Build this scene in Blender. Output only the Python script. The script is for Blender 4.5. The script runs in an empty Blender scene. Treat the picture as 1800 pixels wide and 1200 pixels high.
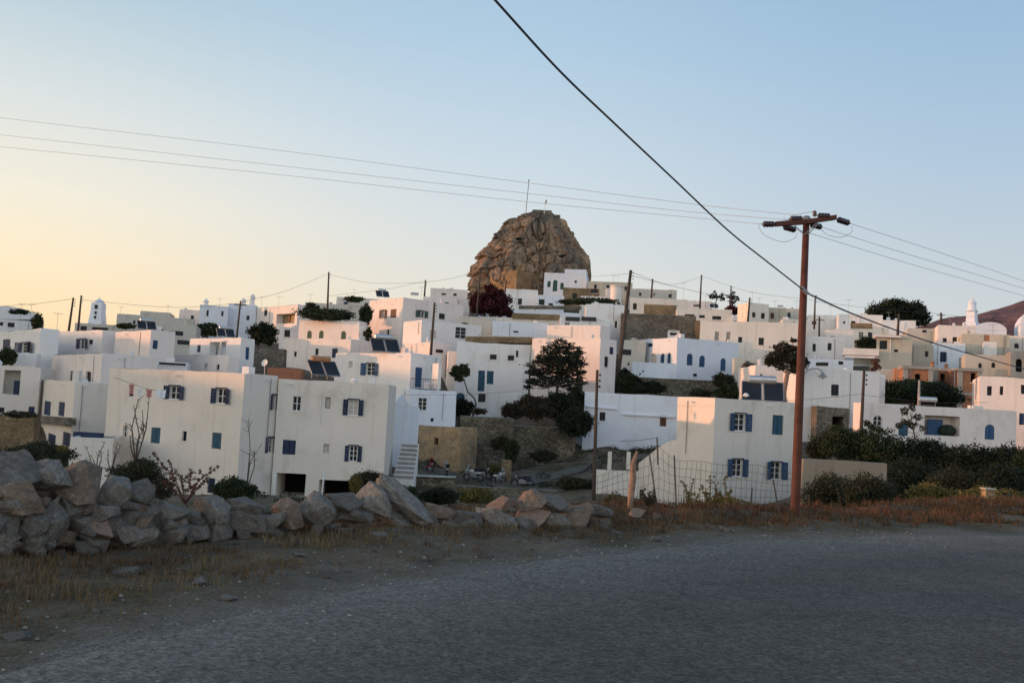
import bpy, bmesh, math, random
import numpy as np
from mathutils import Vector, Matrix, noise
R_ = math.radians
random.seed(7)
scene = bpy.context.scene
col = scene.collection

# ---------------------------------------------------------------- camera
CAM_H = 2.2; FPX = 1700.0; PITCH = R_(3.6); ROLL = R_(3.0)
cam_d = bpy.data.cameras.new('Camera'); cam = bpy.data.objects.new('Camera', cam_d); col.objects.link(cam)
F = Vector((0, math.cos(PITCH), math.sin(PITCH))); U0 = Vector((0, -math.sin(PITCH), math.cos(PITCH))); R0 = Vector((1, 0, 0))
RV = R0*math.cos(ROLL) + U0*math.sin(ROLL); UV = -R0*math.sin(ROLL) + U0*math.cos(ROLL)
CP = Vector((0, 0, CAM_H))
M = Matrix(((RV.x, UV.x, -F.x, CP.x), (RV.y, UV.y, -F.y, CP.y), (RV.z, UV.z, -F.z, CP.z), (0, 0, 0, 1)))
cam.matrix_world = M
cam_d.sensor_width = 36; cam_d.lens = 36*FPX/1800; cam_d.clip_start = .1; cam_d.clip_end = 9000
scene.camera = cam

# ---------------------------------------------------------------- sky and sun
BACK_FILL = (.80, .72, .64); LEFT = (1.2, .80, .50)
SUN_EL = 4.0; SUN_AZ = -87.0          # degrees, azimuth from +Y, minus is to the left
sdir = Vector((math.sin(R_(SUN_AZ))*math.cos(R_(SUN_EL)), math.cos(R_(SUN_AZ))*math.cos(R_(SUN_EL)), math.sin(R_(SUN_EL))))
w = bpy.data.worlds.new('World'); scene.world = w; w.use_nodes = True
nt = w.node_tree; nt.nodes.clear()
N = nt.nodes.new; L = nt.links.new
out = N('ShaderNodeOutputWorld'); bg = N('ShaderNodeBackground'); L(bg.outputs[0], out.inputs[0])
tc = N('ShaderNodeTexCoord'); sep = N('ShaderNodeSeparateXYZ'); L(tc.outputs['Generated'], sep.inputs[0])
def ramp(stops):
    r = N('ShaderNodeValToRGB'); cr = r.color_ramp
    while len(cr.elements) > 1: cr.elements.remove(cr.elements[-1])
    for i, (p, c) in enumerate(stops):
        e = cr.elements[0] if i == 0 else cr.elements.new(p)
        e.position = p; e.color = (*[((v/255+.055)/1.055)**2.4 for v in c], 1)
    return r
zm = N('ShaderNodeMath'); zm.operation = 'ADD'; zm.inputs[1].default_value = .1; L(sep.outputs[2], zm.inputs[0])   # 0.1 = horizon
def el(d): return .1 + math.sin(R_(d))
warm = ramp([(0, (205,165,128)), (el(0), (230,190,142)), (el(3), (237,208,165)), (el(6.5), (235,217,186)), (el(10), (226,219,202)), (el(15), (203,209,208)), (el(21), (168,190,202)), (el(45), (122,151,176)), (1, (95,124,156))])
cool = ramp([(0, (180,172,172)), (el(0), (188,182,182)), (el(5), (190,193,196)), (el(9), (178,190,199)), (el(14), (163,184,203)), (el(21), (144,174,200)), (el(45), (96,132,170)), (1, (82,116,154))])
mid = ramp([(0, (198,182,165)), (el(0), (212,200,180)), (el(5), (212,207,195)), (el(9), (203,207,206)), (el(14), (188,202,212)), (el(21), (163,189,209)), (el(45), (108,142,176)), (1, (88,120,156))])
for r in (warm, cool, mid): L(zm.outputs[0], r.inputs[0])
nv = N('ShaderNodeVectorMath'); nv.operation = 'MULTIPLY'; L(tc.outputs['Generated'], nv.inputs[0]); nv.inputs[1].default_value = (1, 1, 0)
nn = N('ShaderNodeVectorMath'); nn.operation = 'NORMALIZE'; L(nv.outputs[0], nn.inputs[0])
dt = N('ShaderNodeVectorMath'); dt.operation = 'DOT_PRODUCT'; L(nn.outputs[0], dt.inputs[0]); dt.inputs[1].default_value = (-1, 0, 0)   # toward the sunset side
def mr(a, b):
    m = N('ShaderNodeMapRange'); m.inputs[1].default_value = a; m.inputs[2].default_value = b; m.interpolation_type = 'SMOOTHSTEP'
    L(dt.outputs['Value'], m.inputs[0]); return m
m1 = mr(-.5, .06); m2 = mr(.0, .52)
mixA = N('ShaderNodeMixRGB'); L(m1.outputs[0], mixA.inputs[0]); L(cool.outputs[0], mixA.inputs[1]); L(mid.outputs[0], mixA.inputs[2])
mixB = N('ShaderNodeMixRGB'); L(m2.outputs[0], mixB.inputs[0]); L(mixA.outputs[0], mixB.inputs[1]); L(warm.outputs[0], mixB.inputs[2])
sky = N('ShaderNodeTexSky'); sky.sky_type = 'NISHITA'; sky.sun_disc = False
sky.sun_elevation = R_(SUN_EL); sky.sun_rotation = R_(SUN_AZ); sky.altitude = 300; sky.dust_density = 1.5
sc = N('ShaderNodeMixRGB'); sc.blend_type = 'MULTIPLY'; sc.inputs[0].default_value = 1; sc.inputs[2].default_value = (.12, .12, .12, 1); L(sky.outputs[0], sc.inputs[1])
mixC = N('ShaderNodeMixRGB'); mixC.inputs[0].default_value = .12; L(mixB.outputs[0], mixC.inputs[1]); L(sc.outputs[0], mixC.inputs[2])
# added unseen fill behind the viewer to light the walls; sunset glow at left
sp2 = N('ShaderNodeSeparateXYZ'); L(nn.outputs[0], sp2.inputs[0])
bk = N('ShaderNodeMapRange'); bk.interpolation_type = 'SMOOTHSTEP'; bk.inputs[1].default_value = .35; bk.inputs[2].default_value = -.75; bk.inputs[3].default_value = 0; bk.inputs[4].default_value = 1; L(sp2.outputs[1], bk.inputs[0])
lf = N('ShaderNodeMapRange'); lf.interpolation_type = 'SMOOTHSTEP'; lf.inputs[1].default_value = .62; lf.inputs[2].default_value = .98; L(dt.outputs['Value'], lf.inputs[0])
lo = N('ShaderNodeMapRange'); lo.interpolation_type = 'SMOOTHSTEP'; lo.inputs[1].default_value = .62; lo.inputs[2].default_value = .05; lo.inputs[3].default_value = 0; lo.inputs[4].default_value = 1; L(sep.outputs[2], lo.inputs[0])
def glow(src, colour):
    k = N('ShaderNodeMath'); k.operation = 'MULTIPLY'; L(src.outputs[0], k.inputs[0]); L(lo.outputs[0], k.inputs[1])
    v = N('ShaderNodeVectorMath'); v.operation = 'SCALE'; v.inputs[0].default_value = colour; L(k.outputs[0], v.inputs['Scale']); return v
g1 = glow(bk, BACK_FILL); g2 = glow(lf, LEFT)
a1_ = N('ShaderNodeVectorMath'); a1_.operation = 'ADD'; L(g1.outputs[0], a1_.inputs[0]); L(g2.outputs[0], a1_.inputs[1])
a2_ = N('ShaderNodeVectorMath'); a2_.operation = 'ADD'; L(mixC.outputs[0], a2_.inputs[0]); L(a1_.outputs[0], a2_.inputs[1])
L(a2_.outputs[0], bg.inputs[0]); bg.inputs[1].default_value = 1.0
sl = bpy.data.lights.new('Sun', 'SUN'); sl.energy = 2.3; sl.angle = R_(.5); sl.color = (1, .43, .20)
so = bpy.data.objects.new('Sun', sl); col.objects.link(so); so.rotation_euler = sdir.to_track_quat('Z', 'Y').to_euler()
scene.view_settings.view_transform = 'Standard'; scene.view_settings.look = 'None'
scene.view_settings.exposure = 0.4; scene.view_settings.gamma = 1

# ---------------------------------------------------------------- projection helpers (photo pixels, 1800x1200 -> world)
def ray(px, py): return (F + RV*((px-900)/FPX) + UV*((600-py)/FPX))
def at(px, py, Y):
    d = ray(px, py); return CP + d*(Y/d.y)
def proj(P):
    v = P-CP; f = F.dot(v); return 900+FPX*RV.dot(v)/f, 600-FPX*UV.dot(v)/f
def solve_t(C, d, px):
    v = C-CP; k = px-900
    return (k*F.dot(v)-FPX*RV.dot(v))/(FPX*RV.dot(d)-k*F.dot(d))
def hit(px, py, C, n):
    d = ray(px, py); return CP + d*((C-CP).dot(n)/d.dot(n))

# ---------------------------------------------------------------- materials
MATS = {}
def mat(name, base, rough=.85, var=.12, scale=1.5, bump=.15, bscale=18, c2=None, c2scale=.6, c2lo=.5, c2hi=.65, spec=.25, rnd=0, metal=0, fine=None, coord='Object', bdist=.02):
    m = bpy.data.materials.new(name); m.use_nodes = True; t = m.node_tree; b = t.nodes['Principled BSDF']
    n = t.nodes.new; l = t.links.new
    b.inputs['Roughness'].default_value = rough; b.inputs['Specular IOR Level'].default_value = spec; b.inputs['Metallic'].default_value = metal
    g = n('ShaderNodeNewGeometry') if coord == 'World' else n('ShaderNodeTexCoord')
    co = g.outputs['Position'] if coord == 'World' else g.outputs['Object']
    nz = n('ShaderNodeTexNoise'); nz.inputs['Scale'].default_value = scale; nz.inputs['Detail'].default_value = 6; nz.inputs['Roughness'].default_value = .65; l(co, nz.inputs['Vector'])
    mp = n('ShaderNodeMapRange'); mp.inputs[1].default_value = .3; mp.inputs[2].default_value = .7; mp.inputs[3].default_value = 1-var; mp.inputs[4].default_value = 1+var*.6; l(nz.outputs['Fac'], mp.inputs[0])
    cur = None
    rgb = n('ShaderNodeRGB'); rgb.outputs[0].default_value = (*base, 1); cur = rgb.outputs[0]
    if c2:
        n2 = n('ShaderNodeTexNoise'); n2.inputs['Scale'].default_value = c2scale; n2.inputs['Detail'].default_value = 8; n2.inputs['Roughness'].default_value = .7; l(co, n2.inputs['Vector'])
        m2 = n('ShaderNodeMapRange'); m2.inputs[1].default_value = c2lo; m2.inputs[2].default_value = c2hi; l(n2.outputs['Fac'], m2.inputs[0])
        mx = n('ShaderNodeMixRGB'); l(m2.outputs[0], mx.inputs[0]); l(cur, mx.inputs[1]); mx.inputs[2].default_value = (*c2, 1); cur = mx.outputs[0]
    if fine:
        fs, fa = fine
        n3 = n('ShaderNodeTexNoise'); n3.inputs['Scale'].default_value = fs; n3.inputs['Detail'].default_value = 3; l(co, n3.inputs['Vector'])
        m3 = n('ShaderNodeMapRange'); m3.inputs[1].default_value = .35; m3.inputs[2].default_value = .68; m3.inputs[3].default_value = 1-fa; m3.inputs[4].default_value = 1+fa; l(n3.outputs['Fac'], m3.inputs[0])
        mm = n('ShaderNodeVectorMath'); mm.operation = 'SCALE'; l(cur, mm.inputs[0]); l(m3.outputs[0], mm.inputs['Scale']); cur = mm.outputs[0]
    ms = n('ShaderNodeVectorMath'); ms.operation = 'SCALE'; l(cur, ms.inputs[0]); l(mp.outputs[0], ms.inputs['Scale']); cur = ms.outputs[0]
    if rnd:
        oi = n('ShaderNodeObjectInfo'); mo = n('ShaderNodeMapRange'); mo.inputs[3].default_value = 1-rnd; mo.inputs[4].default_value = 1+rnd; l(oi.outputs['Random'], mo.inputs[0])
        mq = n('ShaderNodeVectorMath'); mq.operation = 'SCALE'; l(cur, mq.inputs[0]); l(mo.outputs[0], mq.inputs['Scale']); cur = mq.outputs[0]
    l(cur, b.inputs['Base Color'])
    if bump:
        nb = n('ShaderNodeTexNoise'); nb.inputs['Scale'].default_value = bscale; nb.inputs['Detail'].default_value = 5; l(co, nb.inputs['Vector'])
        bp = n('ShaderNodeBump'); bp.inputs['Strength'].default_value = bump; bp.inputs['Distance'].default_value = bdist; l(nb.outputs['Fac'], bp.inputs['Height']); l(bp.outputs[0], b.inputs['Normal'])
    MATS[name] = m; return m
def streak(name, base, dirt):
    """whitewash: soft blotches plus vertical rain streaks"""
    m = mat(name, base, var=.05, scale=.5, bump=.35, bscale=3.5, bdist=.05, c2=dirt, c2scale=.35, c2lo=.52, c2hi=.8, coord='Object', rnd=.045, rough=.9, spec=.15)
    t = m.node_tree; n = t.nodes.new; l = t.links.new; b = t.nodes['Principled BSDF']
    cur = b.inputs['Base Color'].links[0].from_socket
    g = n('ShaderNodeTexCoord'); mpg = n('ShaderNodeMapping'); mpg.inputs['Scale'].default_value = (2.2, 2.2, .16); l(g.outputs['Object'], mpg.inputs[0])
    nz = n('ShaderNodeTexNoise'); nz.inputs['Scale'].default_value = 1.1; nz.inputs['Detail'].default_value = 6; l(mpg.outputs[0], nz.inputs['Vector'])
    mr_ = n('ShaderNodeMapRange'); mr_.inputs[1].default_value = .56; mr_.inputs[2].default_value = .78; mr_.inputs[3].default_value = 0; mr_.inputs[4].default_value = .62; l(nz.outputs['Fac'], mr_.inputs[0])
    mx = n('ShaderNodeMixRGB'); l(mr_.outputs[0], mx.inputs[0]); l(cur, mx.inputs[1]); mx.inputs[2].default_value = (*dirt, 1)
    l(mx.outputs[0], b.inputs['Base Color']); return m
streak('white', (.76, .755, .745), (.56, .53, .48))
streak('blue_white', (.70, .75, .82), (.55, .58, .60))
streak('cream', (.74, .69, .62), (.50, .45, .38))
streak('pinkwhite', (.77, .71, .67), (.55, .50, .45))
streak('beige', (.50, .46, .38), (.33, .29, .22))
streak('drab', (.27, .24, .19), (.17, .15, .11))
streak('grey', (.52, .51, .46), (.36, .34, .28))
mat('concrete', (.36, .34, .31), var=.2, scale=1.2, c2=(.25, .23, .2), fine=(9, .12))
def masonry(name, c1, c2, mortar, scale=2.2, squash=1.0, bump=.6):
    m = bpy.data.materials.new(name); m.use_nodes = True; t = m.node_tree; b = t.nodes['Principled BSDF']; n = t.nodes.new; l = t.links.new
    b.inputs['Roughness'].default_value = .95; b.inputs['Specular IOR Level'].default_value = .15
    g = n('ShaderNodeTexCoord'); mp = n('ShaderNodeMapping'); mp.inputs['Scale'].default_value = (1, 1, 1.7*squash); l(g.outputs['Object'], mp.inputs[0])
    wn = n('ShaderNodeTexNoise'); wn.inputs['Scale'].default_value = 2.5; l(mp.outputs[0], wn.inputs['Vector'])
    ad = n('ShaderNodeMixRGB'); ad.blend_type = 'ADD'; ad.inputs[0].default_value = .25; l(mp.outputs[0], ad.inputs[1]); l(wn.outputs['Color'], ad.inputs[2])
    v = n('ShaderNodeTexVoronoi'); v.inputs['Scale'].default_value = scale; l(ad.outputs[0], v.inputs['Vector'])
    ve = n('ShaderNodeTexVoronoi'); ve.feature = 'DISTANCE_TO_EDGE'; ve.inputs['Scale'].default_value = scale; l(ad.outputs[0], ve.inputs['Vector'])
    cs = n('ShaderNodeSeparateColor'); l(v.outputs['Color'], cs.inputs[0])
    r = n('ShaderNodeValToRGB'); r.color_ramp.elements[0].color = (*c1, 1); r.color_ramp.elements[1].color = (*c2, 1); l(cs.outputs[0], r.inputs[0])
    e = n('ShaderNodeMapRange'); e.inputs[1].default_value = 0; e.inputs[2].default_value = .09; l(ve.outputs['Distance'], e.inputs[0])
    mx = n('ShaderNodeMixRGB'); l(e.outputs[0], mx.inputs[0]); mx.inputs[1].default_value = (*mortar, 1); l(r.outputs[0], mx.inputs[2])
    nz = n('ShaderNodeTexNoise'); nz.inputs['Scale'].default_value = .35; nz.inputs['Detail'].default_value = 6; l(g.outputs['Object'], nz.inputs['Vector'])
    mz = n('ShaderNodeMapRange'); mz.inputs[1].default_value = .35; mz.inputs[2].default_value = .65; mz.inputs[3].default_value = .7; mz.inputs[4].default_value = 1.2; l(nz.outputs['Fac'], mz.inputs[0])
    s = n('ShaderNodeVectorMath'); s.operation = 'SCALE'; l(mx.outputs[0], s.inputs[0]); l(mz.outputs[0], s.inputs['Scale']); l(s.outputs[0], b.inputs['Base Color'])
    bp = n('ShaderNodeBump'); bp.inputs['Strength'].default_value = bump; bp.inputs['Distance'].default_value = .08; l(e.outputs[0], bp.inputs['Height']); l(bp.outputs[0], b.inputs['Normal'])
    MATS[name] = m; return m
masonry('stone', (.12, .108, .088), (.26, .235, .19), (.09, .078, .06), scale=3.6)
masonry('stone_ochre', (.22, .155, .09), (.36, .265, .16), (.18, .13, .08), scale=3.8)
masonry('rubble', (.11, .10, .075), (.27, .24, .18), (.08, .07, .05), scale=4.0, squash=.8, bump=.8)
mat('ochre_plaster', (.42, .30, .17), var=.25, scale=.8, c2=(.22, .19, .14), c2scale=.7, c2lo=.45, c2hi=.62, fine=(6, .2), bump=.6, bdist=.05)
mat('rooftop', (.38, .33, .27), var=.2, scale=1.0, c2=(.25, .22, .17), bump=.5)
mat('red_tile', (.34, .15, .09), var=.25, scale=3)
# bricks
bm_ = bpy.data.materials.new('brick'); bm_.use_nodes = True; t_ = bm_.node_tree; b_ = t_.nodes['Principled BSDF']; b_.inputs['Roughness'].default_value = .9
g_ = t_.nodes.new('ShaderNodeTexCoord'); mp_ = t_.nodes.new('ShaderNodeMapping'); mp_.inputs['Rotation'].default_value = (R_(90), 0, 0); t_.links.new(g_.outputs['Object'], mp_.inputs[0])
br_ = t_.nodes.new('ShaderNodeTexBrick'); br_.inputs['Color1'].default_value = (.40, .15, .065, 1); br_.inputs['Color2'].default_value = (.32, .115, .05, 1); br_.inputs['Mortar'].default_value = (.30, .24, .19, 1)
br_.inputs['Scale'].default_value = 1; br_.inputs['Brick Width'].default_value = .34; br_.inputs['Row Height'].default_value = .2; br_.inputs['Mortar Size'].default_value = .015
t_.links.new(mp_.outputs[0], br_.inputs['Vector']); t_.links.new(br_.outputs['Color'], b_.inputs['Base Color']); MATS['brick'] = bm_
# joinery and metal
mat('blue', (.024, .075, .17), rough=.5, var=.25, scale=6, bump=.1, rnd=.2)
mat('deep_blue', (.018, .035, .085), rough=.55, var=.2, scale=6, bump=.1, rnd=.25)
mat('teal', (.022, .085, .14), rough=.5, var=.25, scale=6, bump=.1)
mat('green', (.03, .09, .065), rough=.5, var=.2, scale=6, bump=.1)
mat('brown', (.11, .055, .035), rough=.6, var=.3, scale=5, bump=.2)
mat('dark', (.02, .02, .022), rough=.6, var=.2)
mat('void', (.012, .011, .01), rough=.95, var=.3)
mat('frame_white', (.72, .72, .70), rough=.5, var=.08, scale=6)
gl = mat('glass', (.018, .021, .026), rough=.3, var=.4, spec=.16, bump=.12, bscale=2)
mat('curtain', (.50, .47, .42), rough=.5, var=.35, scale=14, spec=.5)
mat('solar', (.022, .024, .028), rough=.4, var=.3, spec=.3)
mat('tank', (.60, .60, .60), rough=.35, metal=.7, var=.15)
mat('tank_rust', (.42, .20, .10), rough=.6, var=.3)
mat('metal', (.28, .28, .28), rough=.5, metal=.4, var=.2)
mat('rail_blue', (.03, .07, .16), rough=.5)
mat('wood_pole', (.075, .055, .042), rough=.85, var=.35, scale=4, bump=.5)
def polemat():
    m = mat('tarred_pole', (.105, .036, .023), rough=.7, var=.3, scale=3, bump=.5, bscale=9, c2=(.06, .02, .013), c2scale=1.6, spec=.3); return m
polemat()
mat('weathered_log', (.30, .20, .14), rough=.9, var=.4, scale=9, bump=.9, bscale=20, c2=(.14, .10, .075), c2scale=6)
mat('insulator', (.035, .018, .02), rough=.35, var=.2, spec=.5)
mat('wire', (.05, .055, .06), rough=.6, var=.05, bump=0)
mat('power_line', (.5, .52, .54), rough=.5, var=.05, bump=0, metal=.3)
mat('mesh_wire', (.09, .085, .08), rough=.7, var=.3)
# rocks, ground
mat('rock', (.178, .166, .148), rough=.92, var=.4, scale=3, c2=(.30, .29, .27), c2scale=5, c2lo=.48, c2hi=.68, fine=(26, .22), bump=1, bscale=13, bdist=.03, rnd=.28)
mat('rock_brown', (.20, .155, .12), rough=.92, var=.35, scale=4, c2=(.34, .28, .22), c2scale=2.5, c2lo=.55, c2hi=.68, fine=(26, .22), bump=1, bscale=12, bdist=.03, rnd=.2)
mat('rock_pink', (.30, .225, .185), rough=.92, var=.3, scale=4, c2=(.28, .22, .19), c2scale=3, fine=(26, .2), bump=1, bscale=12, bdist=.03, rnd=.15)
# foliage
def leaf(name, c, c2): return mat(name, c, rough=.7, var=.35, scale=1.6, bump=0, c2=c2, c2scale=1.1, c2lo=.42, c2hi=.62, spec=.25)
leaf('leaf_dark', (.011, .018, .009), (.022, .032, .014))
leaf('leaf_pine', (.013, .019, .011), (.026, .029, .016))
leaf('leaf_green', (.02, .034, .012), (.038, .05, .018))
leaf('leaf_olive', (.046, .046, .022), (.026, .034, .015))
leaf('leaf_rust', (.10, .045, .025), (.055, .045, .022))
leaf('leaf_yellow', (.16, .13, .035), (.08, .085, .03))
leaf('leaf_brown', (.042, .033, .021), (.035, .035, .02))
leaf('leaf_wine', (.06, .009, .013), (.03, .006, .01))
leaf('leaf_red', (.12, .045, .032), (.07, .045, .03))
mat('cloth_pink', (.5, .25, .23), rough=.9)
mat('bark', (.10, .075, .055), var=.3, scale=5, bump=.7)
mat('bark_pale', (.26, .18, .14), var=.3, scale=5, bump=.7)
mat('straw', (.19, .145, .08), rough=.9, var=.4, scale=.8, c2=(.10, .06, .034), c2scale=.5, c2lo=.42, c2hi=.6, bump=0)
mat('rust_straw', (.15, .075, .042), rough=.9, var=.45, scale=.9, c2=(.075, .06, .03), c2scale=.5, c2lo=.42, c2hi=.6, bump=0)
# ---------------------------------------------------------------- mesh helpers
class MB:
    def __init__(s): s.v = []; s.f = []
    def add(s, vs, fs):
        o = len(s.v); s.v += [tuple(v) for v in vs]; s.f += [tuple(i+o for i in f) for f in fs]; return s
    def quad(s, a, b, c, d): return s.add([a, b, c, d], [(0, 1, 2, 3)])
    def box(s, c, ax, ay, az):
        """centre and three half-axis vectors"""
        c = Vector(c); vs = [c+ax*i+ay*j+az*k for i in (-1, 1) for j in (-1, 1) for k in (-1, 1)]
        return s.add(vs, [(0, 1, 3, 2), (4, 6, 7, 5), (0, 4, 5, 1), (2, 3, 7, 6), (0, 2, 6, 4), (1, 5, 7, 3)])
    def bx(s, cx, cy, cz, sx, sy, sz): return s.box((cx, cy, cz), Vector((sx/2, 0, 0)), Vector((0, sy/2, 0)), Vector((0, 0, sz/2)))
    def tube(s, pts, rad, n=8, cap=True):
        pts = [Vector(p) for p in pts]; rs = rad if isinstance(rad, (list, tuple)) else [rad]*len(pts); rings = []
        for i, p in enumerate(pts):
            d = (pts[min(i+1, len(pts)-1)]-pts[max(i-1, 0)]).normalized()
            a = d.cross(Vector((0, 0, 1)) if abs(d.z) < .9 else Vector((1, 0, 0))).normalized(); b = d.cross(a)
            rings.append([p+(a*math.cos(2*math.pi*k/n)+b*math.sin(2*math.pi*k/n))*rs[i] for k in range(n)])
        vs = [v for r in rings for v in r]; fs = []
        for i in range(len(pts)-1):
            for k in range(n):
                fs.append((i*n+k, i*n+(k+1) % n, (i+1)*n+(k+1) % n, (i+1)*n+k))
        if cap: fs.append(tuple(range(n-1, -1, -1))); fs.append(tuple((len(pts)-1)*n+k for k in range(n)))
        return s.add(vs, fs)
    def lathe(s, c, prof, n=14):
        c = Vector(c); vs = []; fs = []
        for r, z in prof:
            for k in range(n): vs.append(c+Vector((r*math.cos(2*math.pi*k/n), r*math.sin(2*math.pi*k/n), z)))
        for i in range(len(prof)-1):
            for k in range(n): fs.append((i*n+k, i*n+(k+1) % n, (i+1)*n+(k+1) % n, (i+1)*n+k))
        fs.append(tuple((len(prof)-1)*n+k for k in range(n)))
        return s.add(vs, fs)
    def ellip(s, c, rx, ry, rz, nu=10, nv=7):
        c = Vector(c); vs = []; fs = []
        for j in range(nv+1):
            t = math.pi*j/nv
            for k in range(nu):
                p = 2*math.pi*k/nu; vs.append(c+Vector((rx*math.sin(t)*math.cos(p), ry*math.sin(t)*math.sin(p), rz*math.cos(t))))
        for j in range(nv):
            for k in range(nu): fs.append((j*nu+k, (j+1)*nu+k, (j+1)*nu+(k+1) % nu, j*nu+(k+1) % nu))
        return s.add(vs, fs)
    def build(s, name, m, parent=None, origin=(0, 0, 0), smooth=False, bevel=0):
        me = bpy.data.meshes.new(name); o_ = Vector(origin)
        me.from_pydata([Vector(v)-o_ for v in s.v], [], s.f); me.materials.append(MATS[m]); me.update()
        if smooth: me.polygons.foreach_set('use_smooth', [True]*len(me.polygons))
        o = bpy.data.objects.new(name, me); col.objects.link(o)
        if parent: o.parent = parent
        else: o.location = o_
        if bevel:
            b = o.modifiers.new('Bevel', 'BEVEL'); b.width = bevel; b.segments = 2; b.limit_method = 'ANGLE'; b.angle_limit = R_(50)
        return o
def tag(o, label=None, cat=None, group=None, kind=None):
    if label: o['label'] = label
    if cat: o['category'] = cat
    if group: o['group'] = group
    if kind: o['kind'] = kind
    return o
def empty(name, loc, label, cat, group=None, rz=0):
    o = bpy.data.objects.new(name, None); col.objects.link(o); o.location = loc; o.rotation_euler = (0, 0, rz); o.empty_display_size = .5
    return tag(o, label, cat, group)
def copy_tree(o, parent=None):
    c = o.copy(); col.objects.link(c)
    if parent: c.parent = parent
    for ch in list(o.children):
        copy_tree(ch, c)
    return c
Z = Vector((0, 0, 1))
CONTROL = []            # terrain control points (x, y, z)
def ctl(px, py, Y):
    p = at(px, py, Y); CONTROL.append((p.x, p.y, p.z)); return p

# ---------------------------------------------------------------- houses
HG = 'whitewashed houses of the hillside town'
def face_grid(mb, O, d, n, Lh, zb, zt, ops, depth=.22):
    """wall plane from O along d, outward normal n, with real holes and reveals"""
    us = sorted({0, Lh} | {u for o in ops for u in (o[0], o[1])}); vs = sorted({zb, zt} | {v for o in ops for v in (o[2], o[3])})
    P = lambda u, v, k=0: Vector((O.x, O.y, 0))+d*u+Z*v-n*k
    for i in range(len(us)-1):
        for j in range(len(vs)-1):
            uc = (us[i]+us[i+1])/2; vc = (vs[j]+vs[j+1])/2
            if any(o[0] < uc < o[1] and o[2] < vc < o[3] for o in ops): continue
            mb.quad(P(us[i], vs[j]), P(us[i+1], vs[j]), P(us[i+1], vs[j+1]), P(us[i], vs[j+1]))
    for o in ops:
        u0, u1, v0, v1 = o[:4]; dp = o[4]
        mb.quad(P(u0, v0), P(u1, v0), P(u1, v0, dp), P(u0, v0, dp)); mb.quad(P(u0, v1), P(u0, v1, dp), P(u1, v1, dp), P(u1, v1))
        mb.quad(P(u0, v0), P(u0, v0, dp), P(u0, v1, dp), P(u0, v1)); mb.quad(P(u1, v0), P(u1, v1), P(u1, v1, dp), P(u1, v0, dp))
        if o[5]:      # arch: fill the upper corners
            r = (u1-u0)/2; uc = (u0+u1)/2; rz = min(r, (v1-v0)*.6); zc = v1-rz; K = 8
            for sgn in (-1, 1):
                arc = [P(uc+sgn*r*math.cos(math.pi/2*k/K), zc+rz*math.sin(math.pi/2*k/K)) for k in range(K+1)]
                cor = P(uc+sgn*r, v1)
                for k in range(K): mb.add([cor, arc[k], arc[k+1]], [(0, 1, 2)]); mb.quad(arc[k], arc[k+1], arc[k+1]-n*dp, arc[k]-n*dp)
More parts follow.
